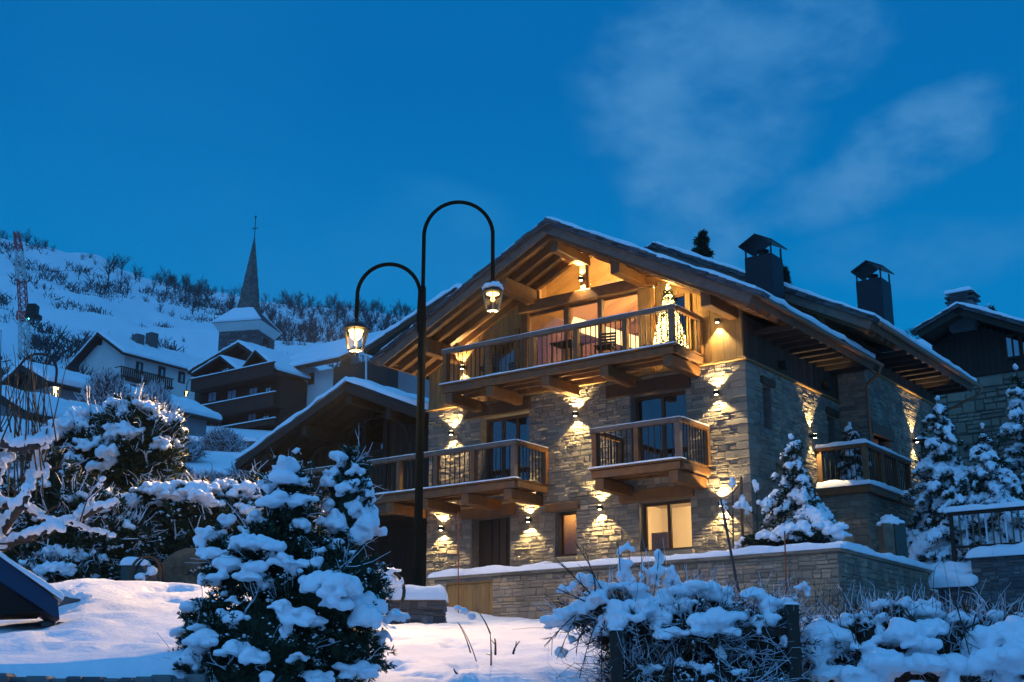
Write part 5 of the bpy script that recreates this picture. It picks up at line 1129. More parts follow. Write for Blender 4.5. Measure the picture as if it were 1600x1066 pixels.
# hoop with snow behind the shrub
hp = at(604, 925, 24); ho = thing('wooden_hoop', 'dark arched hoop packed with snow beside the low stone wall', 'hoop', (hp.x, 24, gz(hp.x, 24)))
zc = hp.z - ho.location.z
MB().tube([(.32 * math.cos(t), 0, zc + .38 * math.sin(t)) for t in np.linspace(-.5, math.pi + .5, 16)], .035, 6).build('hoop', 'iron', ho, smooth=True); snow_bodies('snow_load', [(-.05, 0, zc + .1, .24, .2, .26), (-.15, 0, zc - .1, .2, .2, .2), (.0, 0, zc + .36, .26, .1, .08), (.25, 0, zc + .15, .06, .06, .15)], ho, .025)
# round brown bale
bp = at(298, 912, 21.6); bl_ = thing('round_bale', 'big round brown straw bale seen end-on, between the hedge and the shrub', 'bale', (bp.x, 21.6, bp.z - .45))
r_ = 60 / FPX * 21.6
MB().tube([(0, .0, .42), (0, .9, .42)], r_ * .97, 28).build('bale_body', 'straw', bl_)
Pb = []; Qb = []
for k in range(420):
    a = rng.uniform(0, 2 * math.pi); r0 = rng.uniform(.15, .9) * r_; a2 = a + rng.uniform(-.5, .5); r1 = r0 + rng.uniform(.05, .25) * r_
    Pb.append((r0 * math.cos(a), -.02 - rng.uniform(0, .06), .42 + r0 * math.sin(a))); Qb.append((r1 * math.cos(a2), -.02 - rng.uniform(0, .05), .42 + r1 * math.sin(a2)))
V, F = ribbons(np.array(Pb), np.array(Qb), .012, .006); o = arr_mesh('straw_strands', V, F, 'straw', bl_); o['kind'] = 'stuff'
# firewood in a rustic arch
fa = at(226, 925, 20.6); fw_ = thing('firewood_arch', 'rusty arch stand holding short snowy logs, left of the bale', 'log rack', (fa.x, 20.6, fa.z - .25))
s_ = 20.6 / FPX
for y in (-.03, .18): MB().tube([(-20 * s_, y, 0)] + [(22 * s_ * math.cos(t), y, .25 + 30 * s_ + 24 * s_ * math.sin(t)) for t in np.linspace(math.pi, 0, 12)] + [(23 * s_, y, 0)], .022, 6).build('arch', 'wood_old', fw_, smooth=True)
for (x0, z0, x1, z1_) in ((-6, 44, 8, 22), (8, 40, 12, 18), (-14, 14, 2, 22), (2, 12, 14, 18), (-15, 8, 5, 10), (0, 26, 6, 14)): MB().tube([(x0 * s_, 0, .25 + z0 * s_), (x1 * s_, .05, .25 + z1_ * s_)], .045, 8).build('log', 'wood_grey', fw_)
snow_bodies('snow_load', [(-8 * s_, 0, .3 + 16 * s_, .10, .1, .08), (8 * s_, 0, .3 + 24 * s_, .08, .08, .12), (0, 0, .27 + 8 * s_, .18, .12, .07), (-3 * s_, -.04, .3 + 38 * s_, .05, .05, .07)], fw_, .014)
cb = at(203, 925, 20.9); cw = thing('green_bin', 'dark green box bin with a snow pad on its lid, left of the log arch', 'bin', (cb.x, 20.9, cb.z - .2)); MB().bbox((-.17, 0, 0), (.2, .35, .62), .02).build('bin_body', 'bin_green', cw); snow_slab('snow_cap', cw, (-.19, -.03, .62), (.21, -.03, .62), (.21, .38, .62), (-.19, .38, .62), .13, 8, 6, edge=.09)
# boulder
for (u, v, w, h, Y, lab) in ((108, 948, 34, 18, 15.5, 'snow-capped brown boulder right of the dark blue slab'),):
    p_ = at(u, v, Y); s = Y / FPX; t = thing('boulder', lab, 'boulder', tuple(p_)); MB().ball((0, 0, 0), (w * s, w * s * .8, h * s), 3, .5).build('rock', 'rock', t, smooth=True)
    snow_bodies('snow_cap', [(-10 * s, 0, 14 * s, 24 * s, .16, 13 * s), (16 * s, 0, 11 * s, 20 * s, .16, 11 * s), (0, .15, 12 * s, 34 * s, .2, 10 * s)], t, .015)
for i, (u, v, w, h) in enumerate(((76, 976, 12, 6), (95, 977, 9, 5), (113, 975, 11, 4), (137, 976, 8, 3), (54, 1010, 5, 5))):
    Y = 12.6; p_ = at(u, v, Y); s = Y / FPX; o = MB().ball((0, 0, 0), (w * s, w * s, h * s), 2, .6).build('stone', 'rock', None); o.location = p_ + Vector((0, .02, 0)); tag(o, ['largest bare dark stone in the snow hollow below the blue slab', 'second bare stone in the snow hollow, right of the largest', 'third bare stone in the row in the snow hollow', 'flat rightmost stone of the row in the snow hollow', 'lone small stone below the row, by the snow dip'][i], 'stone', 'bare stones in the snow hollow')
# dark blue sloping panel
bs = thing('sloping_panel', 'dark blue sloping metal panel with snow along its upper edge, at the left edge', 'canopy', tuple(at(92, 966, 12.4)))
def lp(u, v, Y): P = at(u, v, Y) - bs.location; return (P.x, P.y, P.z)
mb = MB(); f0 = [lp(-60, 826, 12.0), lp(90, 938, 12.4), lp(93, 968, 12.4), lp(-60, 868, 12.0)]; bk = [(x - .52, y + 1.3, z + .02) for x, y, z in f0]
mb.add(f0 + bk, [(3, 2, 1, 0), (4, 5, 6, 7), (0, 1, 5, 4), (1, 2, 6, 5), (2, 3, 7, 6), (3, 0, 4, 7)]); mb.build('panel', 'blue_metal', bs)
snow_slab('snow_cap', bs, (f0[0][0], f0[0][1] - .03, f0[0][2]), (f0[1][0] + .06, f0[1][1] - .03, f0[1][2]), (bk[1][0] + .06, bk[1][1], bk[1][2]), bk[0], .05, 20, 14, edge=.05, amp=.4, seed=61)
mb = MB(); f1 = [lp(-60, 870, 12.25), lp(66, 956, 12.5), lp(-60, 960, 12.5)]; mb.add(f1 + [(x - .4, y + 1.0, z) for x, y, z in f1], [(0, 1, 2), (5, 4, 3), (0, 3, 4, 1), (1, 4, 5, 2), (2, 5, 3, 0)]); mb.build('side_wall', 'dark_room', bs)
# dry stone edge at the bottom left
es = thing('field_edge_wall', 'low dark dry-stone edge under the snow lip along the bottom left', 'stone wall', (-3.6, 8.6, -.6)); ORG[es.name] = (0, 0, 0)
for k in range(24):
    x = -.7 + k * .10; w = rng.uniform(.09, .16); h = rng.uniform(.05, .08)
    for q in range(3):
        rr0 = math.hypot(-3.6 + x, 8.6); p_ = Vector((-3.6 + x, 0, 0)); yy = math.sqrt(max(0, 8.72 ** 2 - p_.x ** 2)) - 8.6
        zq = .765 - q * .075 + rng.uniform(-.012, .008); MB().bbox((x + q * .05 - w * .5, yy - .02 * q - .05 + rng.uniform(-.02, .02), zq - h * .5), (x + q * .05 + w * .5, yy + .12, zq + h * .5), .02).build('stone', 'stone_dark', es)

# --- bare pollard tree with lit snowy boughs at the left edge
tb = thing('bare_pollard_tree', 'bare pollarded tree with thick snow on its low boughs and thin upright shoots, left edge', 'tree', tuple(at(-25, 960, 14.0)))
def tp_(u, v, Y=14.0): return np.array(at(u, v, Y)) - np.array(tb.location)
BR = [([(-25, 960), (-22, 900), (-15, 850)], .11, .09), ([(-20, 872), (0, 857), (27, 845), (50, 838), (68, 830), (98, 820), (128, 812), (152, 796), (168, 792), (182, 785)], .055, .02), ([(-15, 850), (0, 835), (20, 808), (35, 790), (42, 770), (50, 748), (72, 735)], .06, .03),
      ([(20, 790), (45, 797), (60, 806), (80, 818), (95, 830)], .04, .025), ([(-15, 850), (-10, 760), (0, 690), (27, 699), (57, 695), (70, 688)], .07, .045), ([(-10, 720), (0, 722), (16, 716)], .04, .02), ([(-15, 800), (0, 790), (15, 790), (40, 793)], .05, .03), ([(110, 815), (130, 828), (160, 832), (175, 838)], .018, .008), ([(118, 812), (140, 785), (155, 765), (160, 750)], .012, .005), ([(50, 745), (60, 720), (68, 690)], .03, .04)]
mb = MB(); SN = []
for L, r0, r1 in BR:
    n = len(L); pts = [tp_(u, v, 14.0 + .25 * math.sin(i * 1.3)) for i, (u, v) in enumerate(L)]
    fine = []
    for i in range(n - 1):
        for s in np.linspace(0, 1, 6)[:-1]: fine.append(pts[i] * (1 - s) + pts[i + 1] * s + rng.normal(0, .006, 3))
    fine.append(pts[-1]); rad = np.linspace(r0, r1, len(fine)); mb.tube(fine, list(rad), 7)
    if r0 < .1:
        for q, (f_, r_0) in enumerate(zip(fine, rad)): 
            s = (r_0 * .8 + .022) * rng.uniform(.75, 1.3)
            SN.append([*(f_ + [0, 0, r_0 * .7]), s * 1.15, s * 1.15, s * 1.05])
mb.build('bough', 'bark', tb, smooth=True)
for (u, v, w, h) in ((78, 680, 10, 12), (72, 672, 8, 8), (55, 735, 10, 8), (72, 740, 6, 12), (10, 716, 10, 5)): SN += pad_ells(tp_(u, v), (w * 14 / FPX, w * 14 / FPX, h * 14 / FPX))
snow_bodies('snow_load', SN, tb, .016, flat=.6, jit=.6)
mb = MB()
for k in range(26):
    u0, v0 = [(70, 690), (45, 745), (20, 700), (60, 735), (-5, 690), (35, 790), (78, 690)][k % 7]; u0 += rng.uniform(-12, 12); tt = u0 + rng.uniform(-40, 50) ; vt = rng.uniform(500, 640)
    p, q = tp_(u0, v0, 14 + rng.uniform(-.3, .3)), tp_(tt, vt, 14 + rng.uniform(-.6, .6)); off = rng.normal(0, .05, 3)
    mb.tube([p + (q - p) * s + off * math.sin(3.1 * s) for s in np.linspace(0, 1, 7)], [.011 * (1 - .75 * s) for s in np.linspace(0, 1, 7)], 4)
for (u0, v0, u1, v1) in ((125, 815, 165, 755), (130, 812, 150, 790), (60, 812, 110, 790), (70, 735, 100, 720), (98, 820, 60, 850), (-5, 850, 60, 845), (0, 860, 40, 875)):
    p, q = tp_(u0, v0), tp_(u1, v1); mb.tube([p, (p + q) / 2 + rng.normal(0, .04, 3), q], [.012, .009, .004], 4)
o = mb.build('shoot', 'twig', tb)
# tall dry reeds rising behind the pollard
stems('tall_dry_canes', 'very tall thin bare canes against the hillside above the far-left roofs', 'canes', 16.5, [(8 + i * 9 + rng.uniform(-5, 5), 780, 5 + i * 10 + rng.uniform(-8, 12), 505 + rng.uniform(0, 90)) for i in range(7)], m='bark', rad=.008, side=1, curve=.02)

# ================================================================== CHRISTMAS TREE AND THINGS ON THE BALCONY
xo = wl(1.66, -.72, 4.82); xt = thing('christmas_tree', 'christmas tree covered in warm lights on the right end of the upper balcony', 'christmas tree', tuple(xo))
XH, XR = 1.86, .41; P = []; 
for k in range(2600): f = rng.random() ** 1.4 * .9; a = rng.uniform(0, 2 * math.pi); r = XR * (1 - f) * rng.uniform(.6, 1.0); P.append((r * math.cos(a), r * math.sin(a), .12 + f * (XH - .15)))
P = np.array(P); Dv = P * [1, 1, 0]; Dv /= np.linalg.norm(Dv, axis=1)[:, None] + 1e-6
tuft_mesh('foliage', P, Dv, .09, .016, xt, 'needles', 3, .5); MB().tube([(0, 0, 0), (0, 0, XH * .95)], [.03, .008], 6).build('trunk', 'bark', xt)
mb = MB(); v_, f_ = ico(1)
for k in range(1700):
    f = 1 - math.sqrt(rng.random()); f = min(f, .985); a = rng.uniform(0, 2 * math.pi); r = (XR * (1 - f) + .01) * rng.uniform(.94, 1.1); mb.add(v_ * .0125 + np.array([r * math.cos(a), r * math.sin(a), .10 + f * (XH - .1)]), f_)
o = mb.build('fairy_lights', 'bulb_small', xt); o['kind'] = 'stuff'
for z, w in ((.55, 240), (1.15, 180), (1.75, 80)):
    d = bpy.data.lights.new('fairy_glow', 'POINT'); d.energy = w; d.color = (1, .66, .22); d.shadow_soft_size = .12; o = bpy.data.objects.new('fairy_glow', d); link(o, xt); o.location = (0, 0, z)
for i, (a_, b_, lab) in enumerate(((3.55, -.75, 'dark garden chair on the upper balcony just left of the christmas tree'), (7.3, -.75, 'dark garden chair near the left end of the upper balcony'))):
    c = thing('garden_chair', lab, 'chair', (-a_, b_, 4.815), True, 'chairs on the upper balcony'); c.rotation_euler = (0, 0, -TH + (.3, .4)[i]); ORG[c.name] = (0, 0, 0)
    MB().box((-.24, -.22, .42), (.24, .22, .46)).build('seat', 'iron', c)
    for sx in (-1, 1):
        for sy in (-1, 1): MB().beam((sx * .22, sy * .2, 0), (sx * .21, sy * .2, .42), .03, .03).build('leg', 'iron', c)
        MB().beam((sx * .22, .2, .46), (sx * .22, .30, .92), .03, .03).build('back_post', 'iron', c)
    for k in range(5): MB().box((-.21, .22 + k * .018, .52 + k * .085), (.21, .235 + k * .018, .575 + k * .085)).build('back_slat', 'iron', c)
c = thing('garden_table', 'low dark table between the chairs on the upper balcony', 'table', (-4.7, -.8, 4.815), True); ORG[c.name] = (0, 0, 0)
MB().box((-.35, -.3, .68), (.35, .3, .72)).build('table_top', 'iron', c)
for sx in (-1, 1):
    for sy in (-1, 1): MB().box((sx * .3 - .02, sy * .25 - .02, 0), (sx * .3 + .02, sy * .25 + .02, .68)).build('leg', 'iron', c)

# ================================================================== VILLAGE
def zs(u, v, b): return fp(u, v, b)
def gable_house(name, label, b, apex, left, right, depth, zbase, wallm, inset=(.8, .8), over=1.0, snow_th=.3, roofm='wood_dark', seed=0, top_m=None, top_z=None, cat='house', slate=False, rafters=False):
    """house with its gable facing the camera side; apex/left/right are photo pixels of the front verge"""
    A, L_, R_ = fp(*apex, b), fp(*left, b), fp(*right, b)
    t = thing(name, label, cat, (-A[0], b + over, zbase), True)
    w0, w1 = L_[0] - inset[0], R_[0] + inset[1]; zl, zr_ = roof_z(A, L_, w0) - .5, roof_z(A, R_, w1) - .5; za = A[1] - .5; wb = b + over
    if top_m:
        MB().prism([(-w0, zbase), (-w1, zbase), (-w1, top_z), (-w0, top_z)], (wb, wb + depth - over * 2)).build('wall', wallm, t)
        MB().prism([(-w0 + .05, top_z), (-w1 - .05, top_z), (-w1 - .05, zr_), (-A[0], za), (-w0 + .05, zl)], (wb + .05, wb + depth - over * 2 - .05)).build('upper_wall', top_m, t)
    else: MB().prism([(-w0, zbase), (-w1, zbase), (-w1, zr_), (-A[0], za), (-w0, zl)], (wb, wb + depth - over * 2)).build('wall', wallm, t)
    roof(t, b, b + depth, A, L_, R_, seed=seed, raft_mat=roofm, board=roofm, fascia_m=roofm, slates=slate, eave_slates=False, rafters=rafters, snow_th=snow_th, raft_h=.15)
    return t, (w0, w1, zl, zr_, A, wb)
def win_front(t, b, u0, v0, u1, v1, pane='curtain', frame='wood_dark', shutters=False):
    (a0, z1_), (a1, z0) = fp(u0, v0, b), fp(u1, v1, b)
    w = MB().box((-a0 - .08, b - .08, z0 - .08), (-a1 + .08, b - .02, z0)).box((-a0 - .08, b - .08, z1_), (-a1 + .08, b - .02, z1_ + .08)).box((-a0 - .08, b - .08, z0), (-a0, b - .02, z1_)).box((-a1, b - .08, z0), (-a1 + .08, b - .02, z1_)).build('window', frame, t)
    MB().box((-a0, b - .045, z0), (-a1, b - .035, z1_)).build('pane', pane, w); m_ = (-a0 - a1) / 2; MB().box((m_ - .03, b - .07, z0), (m_ + .03, b - .05, z1_)).build('bar', frame, w)
    return w
# right stone house
rh, (w0, w1, zl, zr_, A_, wb) = gable_house('stone_house', 'unlit house with dark timber gable over a stone base, right edge', 17.0, (1496, 472), (1428, 512), (1640, 512), 12, 0.0, 'mortar', inset=(.15, 1.2), over=1.2, snow_th=.16, top_m='wood_dark', top_z=7.75, slate=True)
stones(rh, (0, wb), 0, -w0, -w1 if w1 < 0 else 8, 1.5, 7.7, [], nbig=150, m='stone', ch=(.25, .5), wl_=(.3, .9), proud=(.04, .1))
for k in range(60):
    x = -w0 + .1 + k * .2
    if x > -w1 - .1: break
    top = roof_z(A_, fp(1428, 512, 17.0), -x) if -x > A_[0] else roof_z(A_, fp(1640, 512, 17.0), -x)
    B('board', 'wood_dark', rh, (x, wb, 7.78), (x + .19, wb + .05, top - .55), .006)
win_front(rh, wb, 1572, 528, 1594, 556, 'glass_blue', 'wood_old'); win_front(rh, wb, 1597, 526, 1618, 553, 'glass_blue', 'wood_old'); win_front(rh, wb, 1588, 618, 1612, 655, 'glass_blue', 'stucco')
a_, z_ = fp(1495, 463, 17.6); c = MB().box((-a_ - .45, 17.8, z_ - 1.2), (-a_ + .45, 18.6, z_ - .15)).build('chimney', 'stone_dark', rh)
for q in range(4): MB().box((-a_ - .5 + .2 * (q % 2), 17.75, z_ - .15 + q * .09), (-a_ + .35 + .2 * (q % 2), 18.65, z_ - .09 + q * .09)).build('chimney_slab', 'slate', c)
snow_slab('snow_cap', c, (-a_ - .5, 17.7, z_ + .2), (-a_ + .5, 17.7, z_ + .2), (-a_ + .5, 18.7, z_ + .2), (-a_ - .5, 18.7, z_ + .2), .16, 6, 6, edge=.12)
B('balcony_rail', 'wood_grey', rh, (2.6, wb - .5, 7.2), (8, wb - .4, 7.3)) if False else None
# neighbour behind the dark chalet
nb_, q_ = gable_house('roadside_house', 'grey-walled house whose snowy eave shows behind the left lantern', 16.0, (712, 444), (566, 541), (790, 490), 10, 3.0, 'stucco_grey', inset=(1.2, .5), over=1.3, snow_th=.22, roofm='wood_old', seed=71)
vp = thing('vent_pipe', 'thin pale bent pipe standing on the roof just below the left lantern', 'pipe', tuple(at(572, 600, 41))); 
o3 = vp.location; MB().tube([(0, 0, 0), tuple(at(572, 556, 41) - o3), tuple(at(562, 548, 41) - o3), tuple(at(545, 545, 41) - o3)], .035, 6).build('pipe', 'stucco', vp)
# the pale three-storey house
b_w = bat(190, 600, 135)
wh, (w0, w1, zl, zr_, A_, wb) = gable_house('pale_house', 'pale rendered three-storey house with dark wooden balconies and a long snowy roof', b_w - 1, (152, 517), (102, 573), (194, 549), 24, gz(*at(190, 665, 135).to_2d()) - C0.z - 3, 'stucco', inset=(1.1, 1.1), over=1.0, snow_th=.26, roofm='wood_red', seed=81)
xs = -w1
def on_side(x, u, v):
    """photo pixel -> (b, z) on the plane x = const"""
    d = at(u, v, 1.0); n = -AX; t = (C0.dot(n) + x) / d.dot(n); P = d * t - C0; return P.dot(BX), P.z
for (u0, v0, u1, v1, m_) in ((213, 565, 222, 585, 'shutter'), (248, 572, 257, 592, 'shutter'), (279, 580, 288, 600, 'shutter'), (202, 600, 211, 614, 'dark_room'), (246, 607, 255, 626, 'stucco_grey')):
    (b0_, z1_), (b1_, z0_) = on_side(xs, u0, v0), on_side(xs, u1, v1); w = MB().box((xs, b0_, z0_), (xs + .08, b1_, z1_)).build('window', m_, wh); MB().box((xs + .08, (b0_ * .65 + b1_ * .35), z0_ + .1), (xs + .1, b0_ * .35 + b1_ * .65, z1_ - .1)).build('pane', 'glass_blue', w)
for (u0, v0, u1, v1) in ((189, 572, 272, 588), (208, 618, 270, 634)):
    (b0_, zt_), (b1_, zt2) = on_side(xs + 1.1, u0, v0 + 2), on_side(xs + 1.1, u1, v1 + 2); zt_ = (zt_ + zt2) / 2
    bc = MB().box((xs, b0_, zt_ - 1.15), (xs + 1.15, b1_, zt_ - .95)).box((xs + 1.08, b0_, zt_ - .08), (xs + 1.16, b1_, zt_)).box((xs, b0_, zt_ - .08), (xs + 1.16, b0_ + .08, zt_)).build('balcony', 'wood_red', wh)
    n = int((b1_ - b0_) / .28)
    for k in range(n): MB().box((xs + 1.1, b0_ + k * .28, zt_ - .95), (xs + 1.13, b0_ + k * .28 + .19, zt_ - .08)).build('baluster', 'wood_red', bc)
for (u, v) in ((219, 528), (240, 535)):
    (b0_, z0_) = on_side(xs - 3, u, v); h = 1.6 if u > 230 else .9; MB().box((xs - 3.6, b0_ - .7, z0_ - 2), (xs - 2.6, b0_ + .3, z0_ + h - .6)).build('chimney', 'stone_dark', wh)
for (u, v) in ((147, 537), (157, 535)): win_front(wh, wb, u - 1.5, v - 3, u + 1.5, v + 3, 'dark_room')
# dark balconied house
bd = bat(360, 650, 112)
dh, (w0, w1, zl, zr_, A_, wb) = gable_house('balconied_house', 'dark wooden house with two snowy dormer gables and stacked balconies below the church', bd, (372, 532), (292, 578), (452, 588), 14, gz(*at(360, 690, 112).to_2d()) - C0.z - 3, 'wood_dark', inset=(.9, 1.5), over=1.4, snow_th=.22, roofm='wood_dark', seed=91)
for k in range(14): a_ = w1 + .3 + k * .35; MB().box((-a_ - .3, wb - .04, 16), (-a_, wb, roof_z(A_, fp(452, 588, bd), a_) - .6)).build('board', 'wood_old', dh) if a_ < A_[0] else None
for i, (ap, le, ri) in enumerate((((343, 555), (298, 583), (376, 582)), ((398, 546), (372, 581), (432, 577)))):
    A2, L2, R2 = fp(*ap, bd - 3), fp(*le, bd - 3), fp(*ri, bd - 3)
    MB().prism([(-L2[0] + .4, L2[1] - 6), (-R2[0] - .4, L2[1] - 6), (-R2[0] - .4, R2[1] - .4), (-A2[0], A2[1] - .5), (-L2[0] + .4, L2[1] - .4)], (bd - 2, wb + .2)).build('dormer_wall', 'wood_red', dh)
    for e_, nm in ((L2, 0), (R2, 1)):
        mb = MB(); vs = []
        for yb in (bd - 3, bd + 4): vs += [(-A2[0], yb, A2[1] - .25), (-e_[0], yb, e_[1] - .25), (-e_[0], yb, e_[1] - .05), (-A2[0], yb, A2[1] - .05)]
        mb.add(vs, [(0, 1, 2, 3), (7, 6, 5, 4), (0, 4, 5, 1), (1, 5, 6, 2), (2, 6, 7, 3), (3, 7, 4, 0)]).build('dormer_roof', 'wood_dark', dh)
        snow_slab('roof_snow', dh, (-A2[0], bd - 2.95, A2[1] - .03), (-e_[0], bd - 2.95, e_[1] - .03), (-e_[0], bd + 4, e_[1] - .03), (-A2[0], bd + 4, A2[1] - .03), .2, 8, 10, edge=.2, amp=.3, seed=95 + i)
# storeys under the dormers
(aL, _), (aR, _) = fp(304, 620, bd - 2), fp(430, 620, bd - 2)
MB().box((-aL, bd - 2, gz(*at(360, 690, 112).to_2d()) - C0.z - 4), (-aR, wb + .2, fp(360, 584, bd - 2)[1])).build('wall', 'wood_dark', dh)
for (vt, vb) in ((578, 598), (624, 646), (664, 672)):
    (a0_, zt_), (a1_, zt2) = fp(300, vt + 4, bd - 3.2), fp(430, vt - 2, bd - 3.2); zt_ = (zt_ + zt2) / 2; zb_ = zt_ - (vb - vt) / FPX * 112
    bc = MB().box((-a0_, bd - 3.25, zb_), (-a1_, bd - 2, zb_ + .15)).box((-a0_, bd - 3.28, zt_ - .1), (-a1_, bd - 3.18, zt_)).build('balcony', 'wood_red', dh)
    n = int((a0_ - a1_) / .22)
    for k in range(n): MB().box((-a0_ + k * .22, bd - 3.24, zb_ + .1), (-a0_ + k * .22 + .20, bd - 3.21, zt_ - .05)).build('baluster', 'wood_red', bc)
    snow_slab('rail_snow', bc, (-a0_, bd - 3.33, zt_), (-a1_, bd - 3.33, zt_), (-a1_, bd - 3.13, zt_), (-a0_, bd - 3.13, zt_), .1, 24, 3, edge=.08)
for (u0, v0, u1, v1) in ((327, 615, 338, 626), (357, 612, 369, 624), (391, 608, 402, 622), (416, 607, 423, 620), (389, 649, 400, 662), (412, 648, 420, 661), (322, 655, 330, 664), (348, 577, 358, 584), (403, 570, 412, 580)): win_front(dh, bd - 2.02, u0, v0, u1, v1, 'curtain' if u0 % 2 else 'glass_blue', 'wood_dark')
# pale wing with the long snow roof
bw_ = bat(480, 620, 108)
wg = thing('stucco_wing', 'grey rendered wing with one small window and a wide snowy roof below the church', 'house', (-fp(480, 650, bw_)[0], bw_, 14), True)
(a0_, z0_), (a1_, z1_) = fp(430, 578, bw_), fp(529, 570, bw_); zb_ = gz(*at(480, 690, 108).to_2d()) - C0.z - 3
MB().box((-a0_, bw_, zb_), (-a1_, bw_ + 9, z1_ - .2)).build('wall', 'stucco', wg)
(ar0, zr0), (ar1, zr1) = fp(412, 574, bw_ - 1.2), fp(530, 564, bw_ - 1.2); zt_ = (zr0 + zr1) / 2; rid = fp(480, 544, bw_ + 5)[1]
MB().add([(-ar0, bw_ - 1.2, zt_ - .5), (-ar1, bw_ - 1.2, zt_ - .5), (-ar1, bw_ + 5, rid - .5), (-ar0, bw_ + 5, rid - .5), (-ar0, bw_ - 1.2, zt_ - .1), (-ar1, bw_ - 1.2, zt_ - .1), (-ar1, bw_ + 5, rid - .1), (-ar0, bw_ + 5, rid - .1)], [(3, 2, 1, 0), (4, 5, 6, 7), (0, 1, 5, 4), (1, 2, 6, 5), (2, 3, 7, 6), (3, 0, 4, 7)]).build('roof', 'wood_dark', wg)
snow_slab('roof_snow', wg, (-ar0, bw_ - 1.25, zt_ - .09), (-ar1, bw_ - 1.25, zt_ - .09), (-ar1 + 1, bw_ + 5, rid - .09), (-ar0, bw_ + 5, rid - .09), .26, 24, 12, edge=.25, amp=.3, seed=99)
win_front(wg, bw_, 484, 585, 490, 599, 'dark_room')
MB().box((-a1_ - .5, bw_ + 2.5, rid - 1), (-a1_ + .6 - 1.0, bw_ + 3.5, rid + .6)).build('chimney', 'stone_dark', wg)
b2_ = bw_ - 1; wgr = MB().box((-a1_ + .02, bw_ - .6, zb_), (-a1_ + 6, bw_ + 8, z1_ - .4)).build('timber_bay', 'wood_dark', wg)
(ac, zc_) = fp(541, 540, bw_ + 3); ch_ = MB().box((-ac - .6, bw_ + 3, zc_ - 3), (-ac + .6, bw_ + 4, zc_ - .4)).build('chimney', 'stucco_grey', wg)
# small roofs at the far left
b_s = bat(60, 600, 72)
s1, q1 = gable_house('stone_barn', 'small grey barn with a timber gable and snowy roof behind the arched street lamp', b_s, (31, 565), (-18, 612), (76, 592), 13, gz(*at(60, 660, 72).to_2d()) - C0.z - 3, 'stucco_grey', inset=(.6, .6), over=.8, snow_th=.28, roofm='wood_dark', top_m='wood_old', top_z=fp(50, 602, b_s)[1], seed=101)
win_front(s1, q1[5], 22, 594, 38, 600, 'glass_blue')
for i, (ap, le, ri, Y, lab) in enumerate((((-20, 600), (-60, 630), (46, 640), 52, 'low shed roof under snow at the left edge, below the barn'), ((-25, 648), (-70, 670), (45, 690), 44, 'lowest snowy shed roof at the left edge, behind the bare boughs'))):
    bb_ = bat(20, 650, Y); gable_house('garden_shed', lab, bb_, ap, le, ri, 6, gz(*at(20, 700, Y).to_2d()) - C0.z - 2, 'stucco_grey', inset=(.4, .4), over=.5, snow_th=.22, seed=105 + i, cat='shed')
# ---------------------------------------------------------------- church
YC = 150; K_ = at(400, 560, YC); chh = thing('church_tower', 'stone church tower with a snowy pyramid roof and a tall slender stone spire', 'church tower', (K_.x, K_.y, K_.z), rot=R(-13)); ORG[chh.name] = (0, 0, 0)
zT = at(407, 515, YC).z - K_.z; Wc = 5.0; zB = gz(K_.x, K_.y) - K_.z - 4
MB().box((-Wc, 0, zB), (0, Wc, zT)).build('tower_wall', 'stone_dark', chh)
stones(chh, (0, 0), 0, -Wc, 0, -4, zT, [], nbig=120, m='stone_dark', ch=(.3, .55), wl_=(.4, 1.1), proud=(.04, .12)); stones(chh, (0, 0), 90, 0, Wc, -4, zT, [], nbig=40, m='stone_dark', ch=(.3, .55), wl_=(.4, 1.1), proud=(.04, .12), rest='side_stone_courses')
cx, cy = -Wc / 2, Wc / 2; hw = Wc / 2 + .75; zR0 = zT + 1.0; zR1 = zR0 + 2.15; tw = 1.25
def pyr(h0, z0, h1, z1): return [(cx - h0, cy - h0, z0), (cx + h0, cy - h0, z0), (cx + h0, cy + h0, z0), (cx - h0, cy + h0, z0), (cx - h1, cy - h1, z1), (cx + h1, cy - h1, z1), (cx + h1, cy + h1, z1), (cx - h1, cy + h1, z1)]
BF = [(3, 2, 1, 0), (4, 5, 6, 7), (0, 1, 5, 4), (1, 2, 6, 5), (2, 3, 7, 6), (3, 0, 4, 7)]
MB().add(pyr(Wc / 2 + .02, zT, hw - .1, zR0), BF).build('cornice', 'stucco', chh)
MB().add(pyr(hw, zR0 + .01, tw, zR1), BF).build('tower_roof', 'slate', chh)
for s0, s1 in (((-1, -1), (1, -1)), ((-1, 1), (-1, -1)), ((1, 1), (-1, 1))):
    snow_slab('roof_snow', chh, (cx + s0[0] * hw, cy + s0[1] * hw, zR0 + .03), (cx + s1[0] * hw, cy + s1[1] * hw, zR0 + .03), (cx + s1[0] * tw, cy + s1[1] * tw, zR1 + .02), (cx + s0[0] * tw, cy + s0[1] * tw, zR1 + .02), .25, 14, 10, edge=.2, amp=.3, seed=111)
zS = at(392, 370, YC + 2.5).z - K_.z; zTop = at(397, 337, YC + 2.5).z - K_.z
sp = MB(); rn = np.random.default_rng(5); nlev = 46; vs = []; n8 = 8; zS0 = zR1 - 1.2
for k in range(nlev + 1):
    f = k / nlev; z = zS0 + (zS - zS0) * f; r = 1.55 * (1 - f) ** 1.0 + .07
    for j in range(n8): a = 2 * math.pi * (j + .5) / n8; q = r * (1 + rn.uniform(-.04, .04)); vs.append((cx + .25 * f + q * math.cos(a), cy + q * math.sin(a), z + rn.uniform(-.04, .04)))
sp.add(vs, [(k * n8 + j, k * n8 + (j + 1) % n8, (k + 1) * n8 + (j + 1) % n8, (k + 1) * n8 + j) for k in range(nlev) for j in range(n8)]).build('spire', 'spire_stone', chh)
